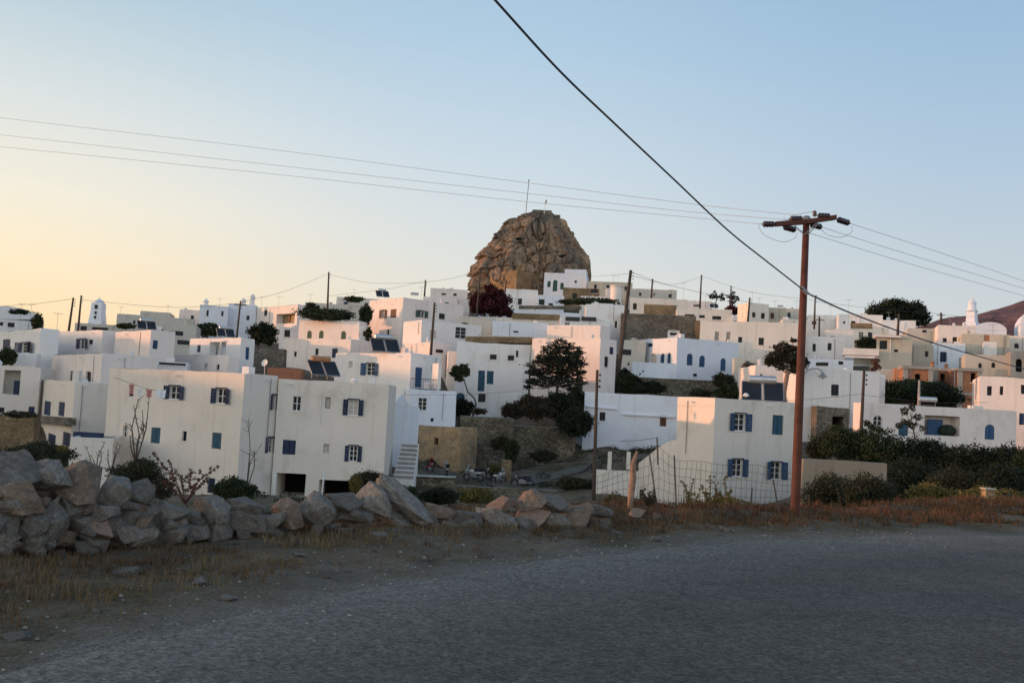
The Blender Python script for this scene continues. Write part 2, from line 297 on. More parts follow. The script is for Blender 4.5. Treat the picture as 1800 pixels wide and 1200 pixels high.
def window(root, org, O, d, n, o, style, colr):
    u0, u1, v0, v1, dp = o[:5]
    P = lambda u, v, k=0: Vector((O.x, O.y, 0))+d*u+Z*v-n*k
    w_ = u1-u0; h_ = v1-v0; uc = (u0+u1)/2; vc = (v0+v1)/2
    st = style[0]
    if st == 'o':                                     # unglazed dark opening: a real recess with a back wall
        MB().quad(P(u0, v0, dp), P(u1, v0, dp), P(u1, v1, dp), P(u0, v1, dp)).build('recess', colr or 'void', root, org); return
    if st in 'ck':                                    # closed shutters / plank door
        m = MB(); k = dp*.45
        for a, b in ((u0+.02, uc-.012), (uc+.012, u1-.02)):
            m.box(P((a+b)/2, vc, k), d*((b-a)/2), n*.03, Z*(h_/2-.02))
            if h_ > .8:
                for q in range(2): m.box(P((a+b)/2, v0+h_*(.28+.44*q), k-.035), d*((b-a)/2-.06), n*.012, Z*(h_*.17))
        nm = 'door' if st == 'k' else 'shutter'
        ob = m.build(nm, colr, root, org)
        if st == 'k': MB().ellip(P(uc+.08, vc-.05, k-.07), .04, .04, .04, 6, 4).build('handle', 'metal', ob, org)
        return
    win = MB().quad(P(u0, v0, dp-.03), P(u1, v0, dp-.03), P(u1, v1, dp-.03), P(u0, v1, dp-.03)).build('window', 'curtain' if 'l' in style else 'glass', root, org)
    fr = MB(); ft = .045 if w_ > .5 else .03; k = dp-.06
    for a in (u0+ft/2, u1-ft/2): fr.box(P(a, vc, k), d*(ft/2), n*.025, Z*(h_/2))
    for b in (v0+ft/2, v1-ft/2): fr.box(P(uc, b, k), d*(w_/2-ft), n*.023, Z*(ft/2))
    if st in 'gs':
        fr.box(P(uc, vc, k), d*(ft*.6), n*.027, Z*(h_/2-ft))
        for q in ((.5,) if h_ < 1.0 else (.36, .68)): fr.box(P(uc, v0+h_*q, k), d*(w_/2-ft), n*.021, Z*.02)
    fr.build('frame', 'frame_white' if st in 'gs' else (colr or 'dark'), win, org)
    if st == 's':
        for sgn in (-1, 1):
            ang = R_(random.uniform(6, 24)) if 'w' not in style else R_(38)
            hinge = P(uc+sgn*(w_/2+.02), vc, -.03); sd = (d*sgn*math.cos(ang)+n*math.sin(ang)); sn = (n*math.cos(ang)-d*sgn*math.sin(ang))
            sw = w_/2*1.02; m = MB(); c = hinge+sd*(sw/2+.01)
            for q in (-1, 1): m.box(c+sd*q*(sw/2-.035), sd*.035, sn*.022, Z*(h_/2+.02))
            for q in (-1, 0, 1): m.box(c+Z*q*(h_/2-.03), sd*(sw/2-.07), sn*.020, Z*.04)
            ns = 9
            for q in range(ns):
                zz = (q+.5)/ns*(h_-.1)-(h_-.1)/2; m.box(c+Z*zz, sd*(sw/2-.07), (sn*.8+Z*.6)*.006, (Z*.8-sn*.6)*((h_-.1)/ns/2*.95))
            m.build('shutter', colr, win, org)
        MB().box(P(uc, v1+.05, -.05), d*(w_/2+.08), n*.05, Z*.035).build('lintel', 'deep_blue', win, org)
    if w_ > .55 and st in 'gsd' and 'a' not in style:
        MB().box(P(uc, v0-.035, -.03), d*(w_/2+.07), n*.055, Z*.03).build('sill', 'white', win, org)
def H(name, xl, xc, xr, yt, yb, Y, a, m, label, ops=(), dep=8, par=.35, cat='house', group=HG, ext=2.5, bev=.05, ctlz=True, h_details=True):
    C = at(xc, yt, Y)
    if a is None: a = -math.degrees(math.atan2(C.x, C.y))
    a = R_(a); dR = Vector((math.cos(a), math.sin(a), 0)); dL = Vector((-math.sin(a), math.cos(a), 0))
    nR = Vector((math.sin(a), -math.cos(a), 0)); nL = Vector((-math.cos(a), -math.sin(a), 0))
    LR = solve_t(C, dR, xr) if xr is not None else dep
    LL = solve_t(C, dL, xl) if xl is not None else dep
    if not (0.5 < LR < 60): print('BAD LR', label, LR); LR = dep
    if not (0.5 < LL < 60): print('BAD LL', label, LL); LL = dep
    LR = min(LR, 45)
    zt = C.z; zb = at(xc, yb, Y).z; z0 = zb-ext
    org = Vector((C.x, C.y, zb)); root = empty(name, org, label, cat, group)
    lists = {'R': [], 'L': []}; wins = []
    for op in ops:
        fc, px, py, wp, hp, st = op[:6]; colr = op[6] if len(op) > 6 else None; dpt = op[7] if len(op) > 7 else .2
        n, d, O, Lh = (nR, dR, C, LR) if fc == 'R' else (nL, dL, C, LL)
        p0 = hit(px-wp/2, py, C, n); p1 = hit(px+wp/2, py, C, n); q0 = hit(px, py-hp/2, C, n); q1 = hit(px, py+hp/2, C, n)
        u = sorted(((p0-C).dot(d), (p1-C).dot(d))); v = sorted((q0.z, q1.z))
        u[0] = max(u[0], .08); u[1] = min(u[1], Lh-.08); v[1] = min(v[1], zt-.08); v[0] = max(v[0], z0+.02)
        if u[1]-u[0] < .1 or v[1]-v[0] < .1: print('skip op', label, op); continue
        o = (u[0], u[1], v[0], v[1], dpt, 'a' in st); lists[fc].append(o); wins.append((fc, o, st, colr))
    if not ops and cat == 'house' and h_details and LR > 2.5:
        ra = random.Random(int(abs(C.x*7+C.y*3)*10))
        for k in range(ra.randint(1, max(1, min(3, int(LR/2.5))))):
            w_ = ra.uniform(.5, .85); hh = ra.uniform(.6, 1.15); u0 = LR*(k+ra.uniform(.25, .6))/3; v1 = zt-ra.uniform(.7, 1.1)
            if u0+w_ > LR-.3 or any(abs(u0-q[0]) < 1.2 for q in lists['R']): continue
            o = (u0, u0+w_, v1-hh, v1, .2, False); lists['R'].append(o); wins.append(('R', o, ra.choice(['d', 'd', 'c', 'g']), ra.choice(['dark', 'deep_blue', 'blue', 'brown', 'green'])))
    mb = MB()
    face_grid(mb, C, dR, nR, LR, z0, zt, lists['R']); face_grid(mb, C, dL, nL, LL, z0, zt, lists['L'])
    c0 = Vector((C.x, C.y, 0)); A, B, D, E = c0, c0+dR*LR, c0+dR*LR+dL*LL, c0+dL*LL
    for p, q in ((B, D), (D, E)): mb.quad(p+Z*z0, q+Z*z0, q+Z*zt, p+Z*zt)
    t = .22; zr = zt-par; i = [A+(dR+dL)*t, B+(dL-dR)*t, D-(dR+dL)*t, E+(dR-dL)*t]; o_ = [A, B, D, E]
    for k in range(4):
        k2 = (k+1) % 4
        mb.quad(o_[k]+Z*zt, o_[k2]+Z*zt, i[k2]+Z*zt, i[k]+Z*zt); mb.quad(i[k]+Z*zt, i[k2]+Z*zt, i[k2]+Z*zr, i[k]+Z*zr)
    bm = bmesh.new(); vv = [bm.verts.new(v) for v in mb.v]
    for f in mb.f:
        try: bm.faces.new([vv[j] for j in f])
        except ValueError: pass
    bmesh.ops.remove_doubles(bm, verts=bm.verts, dist=.0005)
    bmesh.ops.recalc_face_normals(bm, faces=bm.faces)
    wob = .035 if Y < 80 else .07
    for _ in range(2):
        lg = [e for e in bm.edges if e.calc_length() > 2.2]
        if lg and len(bm.faces) < 3000: bmesh.ops.subdivide_edges(bm, edges=lg, cuts=1)
    for v in bm.verts:
        q = v.co*.45; v.co += Vector((noise.noise(q), noise.noise(q+Vector((9, 3, 1))), noise.noise(q+Vector((1, 7, 4)))*1.3))*wob
    for v in bm.verts: v.co -= org
    me = bpy.data.meshes.new('wall'); bm.to_mesh(me); bm.free(); me.materials.append(MATS[m])
    wo = bpy.data.objects.new('wall', me); col.objects.link(wo); wo.parent = root
    if bev:
        b = wo.modifiers.new('Bevel', 'BEVEL'); b.width = bev*(1 if Y < 90 else 1.6); b.segments = 2; b.limit_method = 'ANGLE'; b.angle_limit = R_(60)
    MB().quad(*[p+Z*(zr) for p in i]).build('roof', 'rooftop', root, org)
    for fc, o, st, colr in wins:
        n, d = (nR, dR) if fc == 'R' else (nL, dL); window(root, org, C, d, n, o, st, colr)
    rq = random.Random(int(abs(C.x*13+C.y*7)*10))
    if h_details and zt-zb > 2.4 and cat in ('house',):
        pm = rq.choice(['metal', 'white', 'concrete'])
        for n, d, Lh in ((nR, dR, LR), (nL, dL, LL)):
            if Lh < 2.5 or n.dot(C-CP) > 0: continue
            u = rq.uniform(.12, .9)*Lh; wn = [o for o in lists['R' if n is nR else 'L'] if o[0]-.15 < u < o[1]+.15]
            if not wn: MB().tube([c0+d*u+n*.06+Z*(zt-.25), c0+d*u+n*.06+Z*(max(zb, zt-rq.uniform(1.5, 5)))], .028 if Y < 90 else .04, 5).build('drainpipe', pm, root, org)
            u = rq.uniform(.1, .9)*Lh; MB().box(c0+d*u+n*.14+Z*(zr+.02), d*.06, n*.16, Z*.04).build('water_spout', 'white', root, org)
        n_ = rq.randint(0, 2)
        for k in range(n_):
            p = A+(dR*(LR*rq.uniform(.15, .85)))+dL*(min(LL, 5)*rq.uniform(.25, .8)); hh = rq.uniform(.35, .9); mb = MB()
            if rq.random() < .5: mb.box(p+Z*(zr+hh/2), dR*rq.uniform(.18, .5), dL*rq.uniform(.18, .4), Z*(hh/2+.1))
            else: mb.lathe(p+Z*zr, [(.22, 0), (.2, hh), (.28, hh+.05), (.1, hh+.25)], 8)
            mb.build('chimney', 'white' if m in ('white', 'cream', 'blue_white', 'pinkwhite') else m, root, org)
    if ctlz:
        for p in (A-(dR+dL)*.6, A+dR*LR*.5-dL*.8, A+dL*LL*.5-dR*.8, B, D, E): CONTROL.append((p.x, p.y, zb-.25))
    return dict(root=root, C=C, dR=dR, dL=dL, nR=nR, nL=nL, LR=LR, LL=LL, zt=zt, zb=zb, zr=zr, org=org)
def extra(h, name, m, mb, bevel=0): return mb.build(name, m, h['root'], h['org'], bevel=bevel)
def vault(h, rise, m='white', t0=0, t1=1, name='vaulted_roof'):
    """barrel vault running along the left face direction"""
    mb = MB(); K = 10; C = Vector((h['C'].x, h['C'].y, h['zt'])); a = h['dR']; b = h['dL']; Lr = h['LR']*(t1-t0); C = C+a*h['LR']*t0
    f = [C+a*(Lr/2-Lr/2*math.cos(math.pi*k/K))+Z*(rise*math.sin(math.pi*k/K)) for k in range(K+1)]; g = [p+b*h['LL'] for p in f]
    mb.add(f+g, [(k, k+1, K+2+k, K+1+k) for k in range(K)]+[tuple(range(K+1)), tuple(range(2*K+1, K, -1))])
    return extra(h, name, m, mb)
def boxon(h, px0, px1, yt, name='upper_room', m='white', off=1.0, dep=3.5, ops=()):
    """block standing on the roof, front plane set back by off, spanning photo columns px0..px1, top at photo row yt"""
    C2 = h['C']-h['nR']*off; n = h['nR']
    p0 = hit(px0, yt, C2, n); p1 = hit(px1, yt, C2, n); zt = (p0.z+p1.z)/2; u0 = (p0-h['C']).dot(h['dR']); u1 = (p1-h['C']).dot(h['dR'])
    c = Vector((h['C'].x, h['C'].y, 0))+h['dR']*((u0+u1)/2)-n*(off+dep/2)
    hz = max(.1, (zt-h['zr'])/2)
    return MB().box(c+Z*(h['zr']+hz), h['dR']*(abs(u1-u0)/2), n*(dep/2), Z*hz).build(name, m, h['root'], h['org'], bevel=.06)
# ---------------------------------------------------------------- the town, from near to far (photo pixels: left, corner, right, top, base, distance)
MH = 'apartment blocks nearest the road'
# --- the large block with blue shutters, lower left
m1 = H('apartment_house', 193, 430, 489, 656, 878, 62, 58, 'cream', 'large cream apartment block with blue shutters facing the sunset, left of the garage block', [
    ('L', 307, 690, 17, 23, 's', 'deep_blue'), ('L', 389, 696, 16, 26, 's', 'deep_blue'), ('L', 230, 691, 8, 10, 'd', 'dark'),
    ('L', 220, 758, 8, 21, 'g'), ('L', 273.5, 765, 17, 28, 'c', 'teal'), ('L', 324, 766, 7, 17, 'd', 'deep_blue'), ('L', 381, 774, 17, 28, 'c', 'teal'),
    ('L', 371, 853, 13, 27, 'c', 'deep_blue'),
    ('R', 483, 707, 9, 26, 's', 'deep_blue'), ('R', 476, 782, 10, 26, 's', 'deep_blue'), ], group=MH)
EX = m1
m2 = H('apartment_house', None, 490, 684, 665, 892, 64.3, 3.5, 'cream', 'long cream block with two dark garage openings and blue shuttered windows, beside the pink block', [
    ('R', 521.5, 709, 15, 26, 'g'), ('R', 576, 708, 9, 19, 'dl', 'dark'), ('R', 621, 716, 17, 27, 'sl', 'deep_blue'),
    ('R', 508, 786, 23, 26, 'c', 'deep_blue'), ('R', 574, 788, 10, 17, 'gl'), ('R', 621, 797, 14, 27, 's', 'deep_blue'),
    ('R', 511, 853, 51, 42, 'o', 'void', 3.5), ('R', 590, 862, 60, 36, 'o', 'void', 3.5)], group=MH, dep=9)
# chamfered right end of the garage block and its small side window, left low extension
C = m2['C']+m2['dR']*m2['LR']
for h_, px0, px1, y0, y1 in ((m1, 205, 340, 648, 656),):
    n = h_['nL']; p0 = hit(px0, y0, h_['C'], n); p1 = hit(px1, y0+4, h_['C'], n)
    c = (p0+p1)/2; c.z = (p0.z+h_['zt'])/2; extra(h_, 'raised_parapet', 'cream', MB().box(c-n*.12, (p1-p0)/2, n*.12, Z*((p0.z-h_['zt'])/2+.004)))
mb = MB(); c = m2['C']+m2['dR']*8.9-m2['nR']*.5; c.z = (m2['zb']+m2['zt'])/2
for px, y0, y1 in ((482, 830, 868), (567, 828, 880)):
    n = m2['nR']; O = m2['C']+n*.9; p = hit(px-3, y1, O, n); q = hit(px+3, y0, O, n)
    tag(MB().tube([p-Z*.8, q], .05, 8).build('prop_pole', 'frame_white', None, p, smooth=True), 'thin white pole before the dark garage opening, ' + ('nearer the inner corner' if px < 500 else 'leaning right by the grey pier'), 'pole', 'white poles before the garages')
m0 = H('low_annex', None, 124, 200, 768, 850, 62, 14, 'cream', 'low cream annex with flat top joined to the left end of the shuttered block', [], dep=5, group=MH, par=.1, h_details=False)
# blue tank rail on its top
p = at(131, 765, 64.5); q = at(180, 768, 64.5)
tr = tag(MB().box((p+q)/2, (q-p)/2, Vector((0, .25, 0)), Z*.26).build('water_trough', 'deep_blue', None, (p+q)/2, bevel=.03), 'long dark blue trough standing on the low cream annex', 'trough')
# --- right foreground house
h2 = H('apartment_house', 1191, 1257, 1398, 699, 912, 65, 27, 'cream', 'tall white house with blue shutters and orange sunlit top, right beside the red utility pole', [
    ('R', 1300.5, 742, 18, 30, 's', 'blue'), ('R', 1367, 747, 19, 34, 'c', 'teal'), ('R', 1296, 822, 17, 30, 's', 'blue'), ('R', 1364, 827, 17, 30, 's', 'blue'),
    ('R', 1289, 893, 26, 14, 'd', 'brown'), ('R', 1360, 900, 18, 16, 's', 'blue')], group=MH, bev=.05)
# curved stair buttress against the left face
n = h2['nL']; O = h2['C']+n*.02; d = h2['dL']; pts = [(1192, 775), (1184, 773), (1174, 776), (1164, 782), (1156, 787), (1140, 800), (1122, 814), (1121, 930), (1200, 930)]
P3 = []
for x, y in pts:
    p = hit(x, y, h2['C']+n*0.0, n); P3.append(p)
th = n*-2.2
mb = MB(); K = len(P3); mb.add([p for p in P3]+[p+th for p in P3], [tuple(range(K)), tuple(range(2*K-1, K-1, -1))]+[(k, k+K, (k+1) % K+K, (k+1) % K) for k in range(K)])
extra(h2, 'stair_buttress', 'cream', mb)
p0 = at(1258, 700, 65); w0 = at(1046, 824, 60); w1 = at(1122, 822, 60)
lw = H('garden_wall', None, 1046, 1126, 825, 890, 60, 2, 'cream', 'low cream garden wall running left from the stair of the tall white house', [], dep=.3, par=.001, cat='wall', group=None, ctlz=False)
for px in (1071, 1104):
    p = at(px, 822, 60.15); MB().bx(p.x, p.y, p.z+.45, .22, .2, 1.1).build('gate_post', 'cream', lw['root'], lw['org'])
# --- long white house on the right with a recessed veranda
r1 = H('bungalow', 1500, 1514, 1787, 707, 800, 74, 6, 'pinkwhite', 'long low pinkish-white bungalow with a dark recessed veranda, behind the hedge', [
    ('R', 1543, 744, 16, 26, 'gaw'), ('R', 1588, 753, 17, 26, 'ca', 'teal'), ('R', 1656, 748, 62, 35, 'o', 'grey', 1.6), ('R', 1740, 759, 17, 26, 'ca', 'blue')])
p = at(1650, 752, 75.2)
vt = MB().bx(p.x-.3, p.y, p.z-.2, 1.2, .1, 1.7).build('door', 'blue', r1['root'], r1['org'])
MB().ellip(at(1665, 757, 75.0), .7, .4, .5).build('patio_plant_tub', 'leaf_dark', r1['root'], r1['org'])
r2 = H('town_house', None, 1722, 1850, 661, 790, 80, -22, 'pinkwhite', 'white house at the right edge with pink sunlit parapet and two small dark blue windows', [
    ('R', 1739, 687, 9, 16, 'd', 'deep_blue'), ('R', 1761, 687, 6, 15, 'd', 'deep_blue'), ('R', 1799, 684, 8, 17, 'd', 'brown'), ('R', 1796, 735, 9, 20, 'c', 'blue')])
r3 = H('town_house', None, 1412, 1547, 646, 775, 86, 1, 'white', 'plain white house with one dark blue window behind the street lamp', [
    ('R', 1468, 686, 13, 19, 'd', 'deep_blue')], dep=10)
C = r3['C']
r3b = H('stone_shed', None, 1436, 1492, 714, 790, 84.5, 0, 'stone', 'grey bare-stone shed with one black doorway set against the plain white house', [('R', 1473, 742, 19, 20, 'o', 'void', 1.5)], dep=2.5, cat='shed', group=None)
r3c = H('town_house', None, 1494, 1556, 655, 780, 90, -3, 'white', 'low white house end between the plain white house and the dark green tree mass', [])
r4 = H('town_house', None, 1328, 1412, 641, 740, 92, -3, 'pinkwhite', 'small pinkish house with narrow windows and a bright blue door behind the rooftop solar panels', [
    ('R', 1338, 664, 4, 14, 'd', 'dark'), ('R', 1356, 667, 4, 14, 'd', 'dark'), ('R', 1394, 674, 13, 19, 'c', 'blue')], dep=9)
# low beige wall right of the pole
bw = H('boundary_wall', None, 1412, 1559, 806, 905, 47, -6, 'drab', 'grey-beige rendered wall standing behind olive shrubs, right of the red pole', [], dep=.4, par=.001, cat='wall', group=None, bev=.03)
# --- barn-like long white building
b1 = H('barn', None, 1028, 1192, 688, 790, 95, -2, 'blue_white', 'long bluish whitewashed barn with a rounded left end and two small brown windows', [
    ('R', 1059, 732, 10, 15, 'd', 'brown', .25), ('R', 1166, 740, 11, 19, 'c', 'brown', .1)], dep=8, bev=.25)
mb = MB(); O = b1['C']+b1['nR']*.12
for (xa, xb, y) in ((1030, 1083, 713), (1094, 1186, 727)):
    p0 = hit(xa, y-1, O, b1['nR']); p1 = hit(xb, y+5-1, O, b1['nR']); mb.box((p0+p1)/2-Z*.1, (p1-p0)/2, b1['nR']*.1, Z*.07)
extra(b1, 'wall_ledge', 'blue_white', mb)
p = at(1026, 735, 96.5); extra(b1, 'rounded_end', 'blue_white', MB().lathe((p.x+1.0, p.y+1.8, b1['zb']-2), [(3.0, 0), (2.6, (b1['zt']-b1['zb'])*.7+2), (2.0, b1['zt']-b1['zb']+1.4), (.3, b1['zt']-b1['zb']+1.9)], 24))
# --- middle left
l6 = H('town_house', 64, 132, 197, 670, 792, 72, 34, 'cream', 'cream cube house with two tall dark blue shutters above a stone band, lower left', [
    ('L', 83, 717, 12, 25, 'c', 'deep_blue'), ('L', 108, 719, 11, 25, 'c', 'deep_blue'), ('L', 91, 771, 14, 17, 'c', 'deep_blue'), ('L', 117, 772, 14, 24, 'c', 'deep_blue')])
n = l6['nL']; p0 = hit(61, 735, l6['C']+n*.25, n); p1 = hit(126, 741, l6['C']+n*.25, n); extra(l6, 'stone_band', 'stone', MB().box((p0+p1)/2, (p1-p0)/2, n*.3, Z*.28))
for px, w_ in ((75, .6), (136, .5)):
    p = hit(px, 655, l6['C']-n*.35, n); extra(l6, 'chimney', 'cream', MB().bx(p.x, p.y, (p.z+l6['zr'])/2, w_, .5, p.z-l6['zr']+.3))
l5 = H('town_house', 92, 180, 277, 621, 760, 84, 36, 'pinkwhite', 'two-tone house, pink left face with two brown windows and a long blue-grey right face', [
    ('L', 127, 660, 8, 18, 'd', 'brown'), ('L', 156, 662, 9, 19, 'd', 'brown')])
l8 = H('town_house', None, -40, 72, 640, 735, 82, 16, 'cream', 'cream house with a recessed porch and dark blue door at the left edge', [
    ('R', 20, 672, 30, 42, 'o', 'grey', 1.2), ('R', 55, 723, 11, 18, 'c', 'deep_blue'), ('R', 3, 721, 9, 9, 'd', 'deep_blue')])
p = at(29, 682, 83.0); extra(l8, 'porch_door', 'deep_blue', MB().bx(p.x, p.y, p.z, .45, .1, 1.3))
l4 = H('town_house', 203, 266, 308, 579, 700, 97, 40, 'pinkwhite', 'pink windowless cube with solar panels on its roof and one blue shutter on the side', [('R', 273.5, 606, 8, 15, 'c', 'blue')])
l3 = H('town_house', 103, 181, 206, 580, 690, 106, 48, 'pinkwhite', 'flat pale house with one blue shuttered window, between two cubes on the left', [
    ('L', 146, 604, 10, 17, 's', 'deep_blue'), ('L', 159, 601, 7, 8, 'd', 'dark')])
l2 = H('town_house', -40, 72, 105, 577, 680, 101, 40, 'white', 'grey-white house with two dark windows above a green bush at the left edge', [
    ('L', 11, 605, 13, 17, 'c', 'deep_blue'), ('L', 46, 611, 14, 18, 's', 'deep_blue')])
l2b = H('low_annex', None, 27, 64, 619, 680, 96, 16, 'white', 'small white yard wall below the dark window at the left edge', [], dep=2.5, cat='wall', group=None)
l1 = H('town_house', None, -30, 76, 558, 620, 128, None, 'white', 'vaulted white house topped with a rounded roof and climbing plants at the far left', [
    ('R', 20, 571, 12, 8, 'd', 'dark'), ('R', 3, 569, 6, 6, 'd', 'dark')], bev=.1)
n = l1['nR']; pv = [hit(x, y, l1['C']-n*.4, n) for x, y in ((-30, 560), (-30, 541), (-8, 538), (15, 538), (38, 542), (56, 548), (70, 556), (74, 562))]; K = len(pv)
extra(l1, 'vaulted_roof', 'white', MB().add([p for p in pv]+[p-n*5 for p in pv], [tuple(range(K)), tuple(range(2*K-1, K-1, -1))]+[(k, k+K, (k+1) % K+K, (k+1) % K) for k in range(K)]))
l9 = H('terrace_house', 334, 424, 448, 594, 700, 104, 46, 'white', 'white house with columned porch and three blue doors above a pink terrace wall', [
    ('L', 349, 613, 6, 12, 'k', 'deep_blue'), ('L', 383, 612, 29, 22, 'o', 'blue_white', 1.4), ('R', 435, 621, 6, 21, 'c', 'blue')])
n = l9['nL']; p = hit(377, 614, l9['C']-n*.9, n); extra(l9, 'door', 'deep_blue', MB().box(p, l9['dL']*.55, n*.05, Z*.6))
p = hit(388, 612, l9['C']-n*.1, n); extra(l9, 'column', 'frame_white', MB().box(p, l9['dL']*.08, n*.08, Z*.7))
l9b = H('terrace_wall', 307, 402, 422, 624, 710, 98, 46, 'pinkwhite', 'pink terrace parapet wall below the columned porch', [
    ('L', 361, 643, 6, 9, 'g'), ('L', 383, 645, 5, 9, 'd', 'dark')], dep=3.5, cat='wall', group=None)
l10 = H('town_house', None, 278, 346, 567, 640, 132, 14, 'grey', 'grey house with small openings just right of the pink cube roof', [
    ('R', 283, 581, 9, 5, 'd', 'dark'), ('R', 310, 586, 24, 8, 'd', 'dark'), ('R', 322, 602, 22, 8, 'd', 'dark')])
l11 = H('town_house', None, 206, 266, 551, 620, 160, 16, 'grey', 'dull greenish-grey house on the skyline right of the bell tower', [('R', 236, 566, 4, 6, 'd', 'dark')])
l11b = H('town_house', None, 247, 300, 546, 600, 172, 14, 'grey', 'pale flat-roofed skyline house behind a long stone wall', [])
l11c = H('stone_wall', None, 264, 342, 556, 590, 158, 12, 'grey', 'long grey stone terrace wall below the left skyline', [], dep=1.0, cat='wall', group=None, par=.01)
l12 = H('chapel', None, 132, 206, 567, 600, 168, 18, 'grey', 'low chapel body under the white bell tower on the left skyline', [('R', 147, 577, 11, 8, 'd', 'dark'), ('R', 176, 578, 28, 5, 'd', 'dark')], cat='chapel')
# bell tower
bt = at(171, 568, 171); btr = empty('bell_tower', bt, 'white tapered bell tower with a small dome, left skyline', 'bell tower')
zt_ = at(171, 533, 171).z-bt.z
mb = MB(); K = [(1.15, 0, -2), (1.15, 0, 0), (.95, 0, zt_*.55), (.92, 0, zt_)]
def sq(r, z): return [Vector((x*r, y*r, z)) for x, y in ((-1, -1), (1, -1), (1, 1), (-1, 1))]
for a_, b_2 in ((0, 1), (1, 2), (2, 3)):
    A = sq(K[a_][0], K[a_][2]); B = sq(K[b_2][0], K[b_2][2]); mb.add(A+B, [(0, 1, 5, 4), (1, 2, 6, 5), (2, 3, 7, 6), (3, 0, 4, 7)])
mb.add(sq(.92, zt_), [(0, 1, 2, 3)]); mb.build('shaft', 'blue_white', btr)
MB().lathe((0, 0, zt_), [(1.0, 0), (.95, .12), (.72, .45), (.35, .7), (.06, .8), (.05, 1.15)], 16).build('dome', 'blue_white', btr, smooth=True)
for z_, s_ in ((zt_*.28, .22), (zt_*.5, .22), (zt_*.8, .3)):
    MB().bx(0, -1.08+(.1 if z_ > zt_*.4 else 0), z_, s_*1.6, .12, s_*2.4).build('belfry_opening', 'dark', btr)
# skyline left-centre
H('town_house', None, 316, 352, 543, 600, 178, 12, 'pinkwhite', 'small pinkish skyline house left of the white chimneyed house', [('R', 338, 559, 5, 9, 'd', 'dark')])
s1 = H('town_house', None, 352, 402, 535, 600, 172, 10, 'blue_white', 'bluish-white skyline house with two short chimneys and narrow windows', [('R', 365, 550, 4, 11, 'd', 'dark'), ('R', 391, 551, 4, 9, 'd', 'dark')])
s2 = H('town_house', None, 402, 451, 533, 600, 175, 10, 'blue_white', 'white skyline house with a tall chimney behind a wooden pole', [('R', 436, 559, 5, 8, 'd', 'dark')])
for h_, px, yt in ((s1, 362, 527), (s2, 428, 526), (s2, 444, 519)):
    p = at(px, yt, h_['C'].y+2); extra(h_, 'chimney', 'white', MB().lathe((p.x, p.y, h_['zr']), [(.5, 0), (.42, p.z-h_['zr']-.5), (.6, p.z-h_['zr']-.4), (.4, p.z-h_['zr']), (.1, p.z-h_['zr']+.2)], 10))
s3 = H('town_house', 451, 524, 553, 535, 600, 165, 42, 'pinkwhite', 'pink house with a small blue window and an orange-doored balcony', [
    ('L', 467, 550, 6, 10, 'd', 'deep_blue'), ('L', 502, 560, 32, 17, 'o', 'ochre_plaster', 1.5)])
n = s3['nL']; mb = MB()
for px in (497, 508): p = hit(px, 562, s3['C']-n*1.4, n); mb.box(p, s3['dL']*.35, n*.05, Z*.8)
extra(s3, 'door', 'brown', mb)
H('town_house', None, 536, 600, 531, 580, 182, 10, 'grey', 'grey-pink skyline house behind the ivy-covered pergola, left part', [])
H('town_house', None, 598, 636, 534, 600, 176, 8, 'grey', 'plain grey skyline house with pale wall, left of the tall pink house', [])
sa = H('town_house', None, 592, 690, 521, 570, 200, 8, 'cream', 'flat cream skyline roofs capped with green shrubs left of the tall pink house', [])
s5 = H('town_house', 526, 632, 648, 564, 650, 140, 62, 'pinkwhite', 'pinkish house with three small green arched shutters below the ivy', [
    ('L', 544, 588, 8, 14, 'ca', 'green'), ('L', 565, 588, 8, 14, 'ca', 'green'), ('L', 604, 589, 9, 15, 'ca', 'green')])
s6 = H('town_house', 498, 617, 700, 596, 680, 126, 52, 'pinkwhite', 'long pale lower house with three small dark windows under the green arched shutters', [
    ('L', 519, 622, 5, 9, 'd', 'dark'), ('L', 557, 618, 6, 11, 'd', 'dark'), ('L', 588, 620, 10, 17, 'c', 'deep_blue')])
H('town_house', None, 632, 652, 577, 640, 138, 10, 'pinkwhite', 'narrow pink link house with one tiny window beside the tall pink house', [('R', 641, 586, 5, 9, 'd', 'brown')], dep=4)
# tall pink / orange lit house
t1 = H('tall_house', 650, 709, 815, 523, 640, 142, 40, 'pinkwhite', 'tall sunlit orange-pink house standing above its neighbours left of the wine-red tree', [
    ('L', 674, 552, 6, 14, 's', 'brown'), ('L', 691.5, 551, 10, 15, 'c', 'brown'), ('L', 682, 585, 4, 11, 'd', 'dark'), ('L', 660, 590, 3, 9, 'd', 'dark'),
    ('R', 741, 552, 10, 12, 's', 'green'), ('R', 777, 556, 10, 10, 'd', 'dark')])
t1b = H('town_house', None, 745, 826, 521, 600, 156, 4, 'pinkwhite', 'plain pinkish block just left of the wine-red tree on the skyline', [])
t2 = H('town_house', 709, 742, 846, 562, 650, 124, 32, 'white', 'bluish white house with one large white-barred window and a narrow pink sunlit side', [
    ('R', 810, 585, 19, 20, 'g'), ('R', 761, 588, 12, 15, 'gl')])
t3 = H('low_annex', 712, 760, 792, 601, 670, 112, 30, 'pinkwhite', 'low whitewashed yard block in front of the white-barred window', [('R', 773, 617, 13, 6, 'd', 'rail_blue')])
t4 = H('low_annex', None, 788, 818, 616, 690, 110, 6, 'pinkwhite', 'small pinkish wall with blue rail between two white houses', [('R', 803, 611, 24, 8, 'd', 'rail_blue')], dep=4)
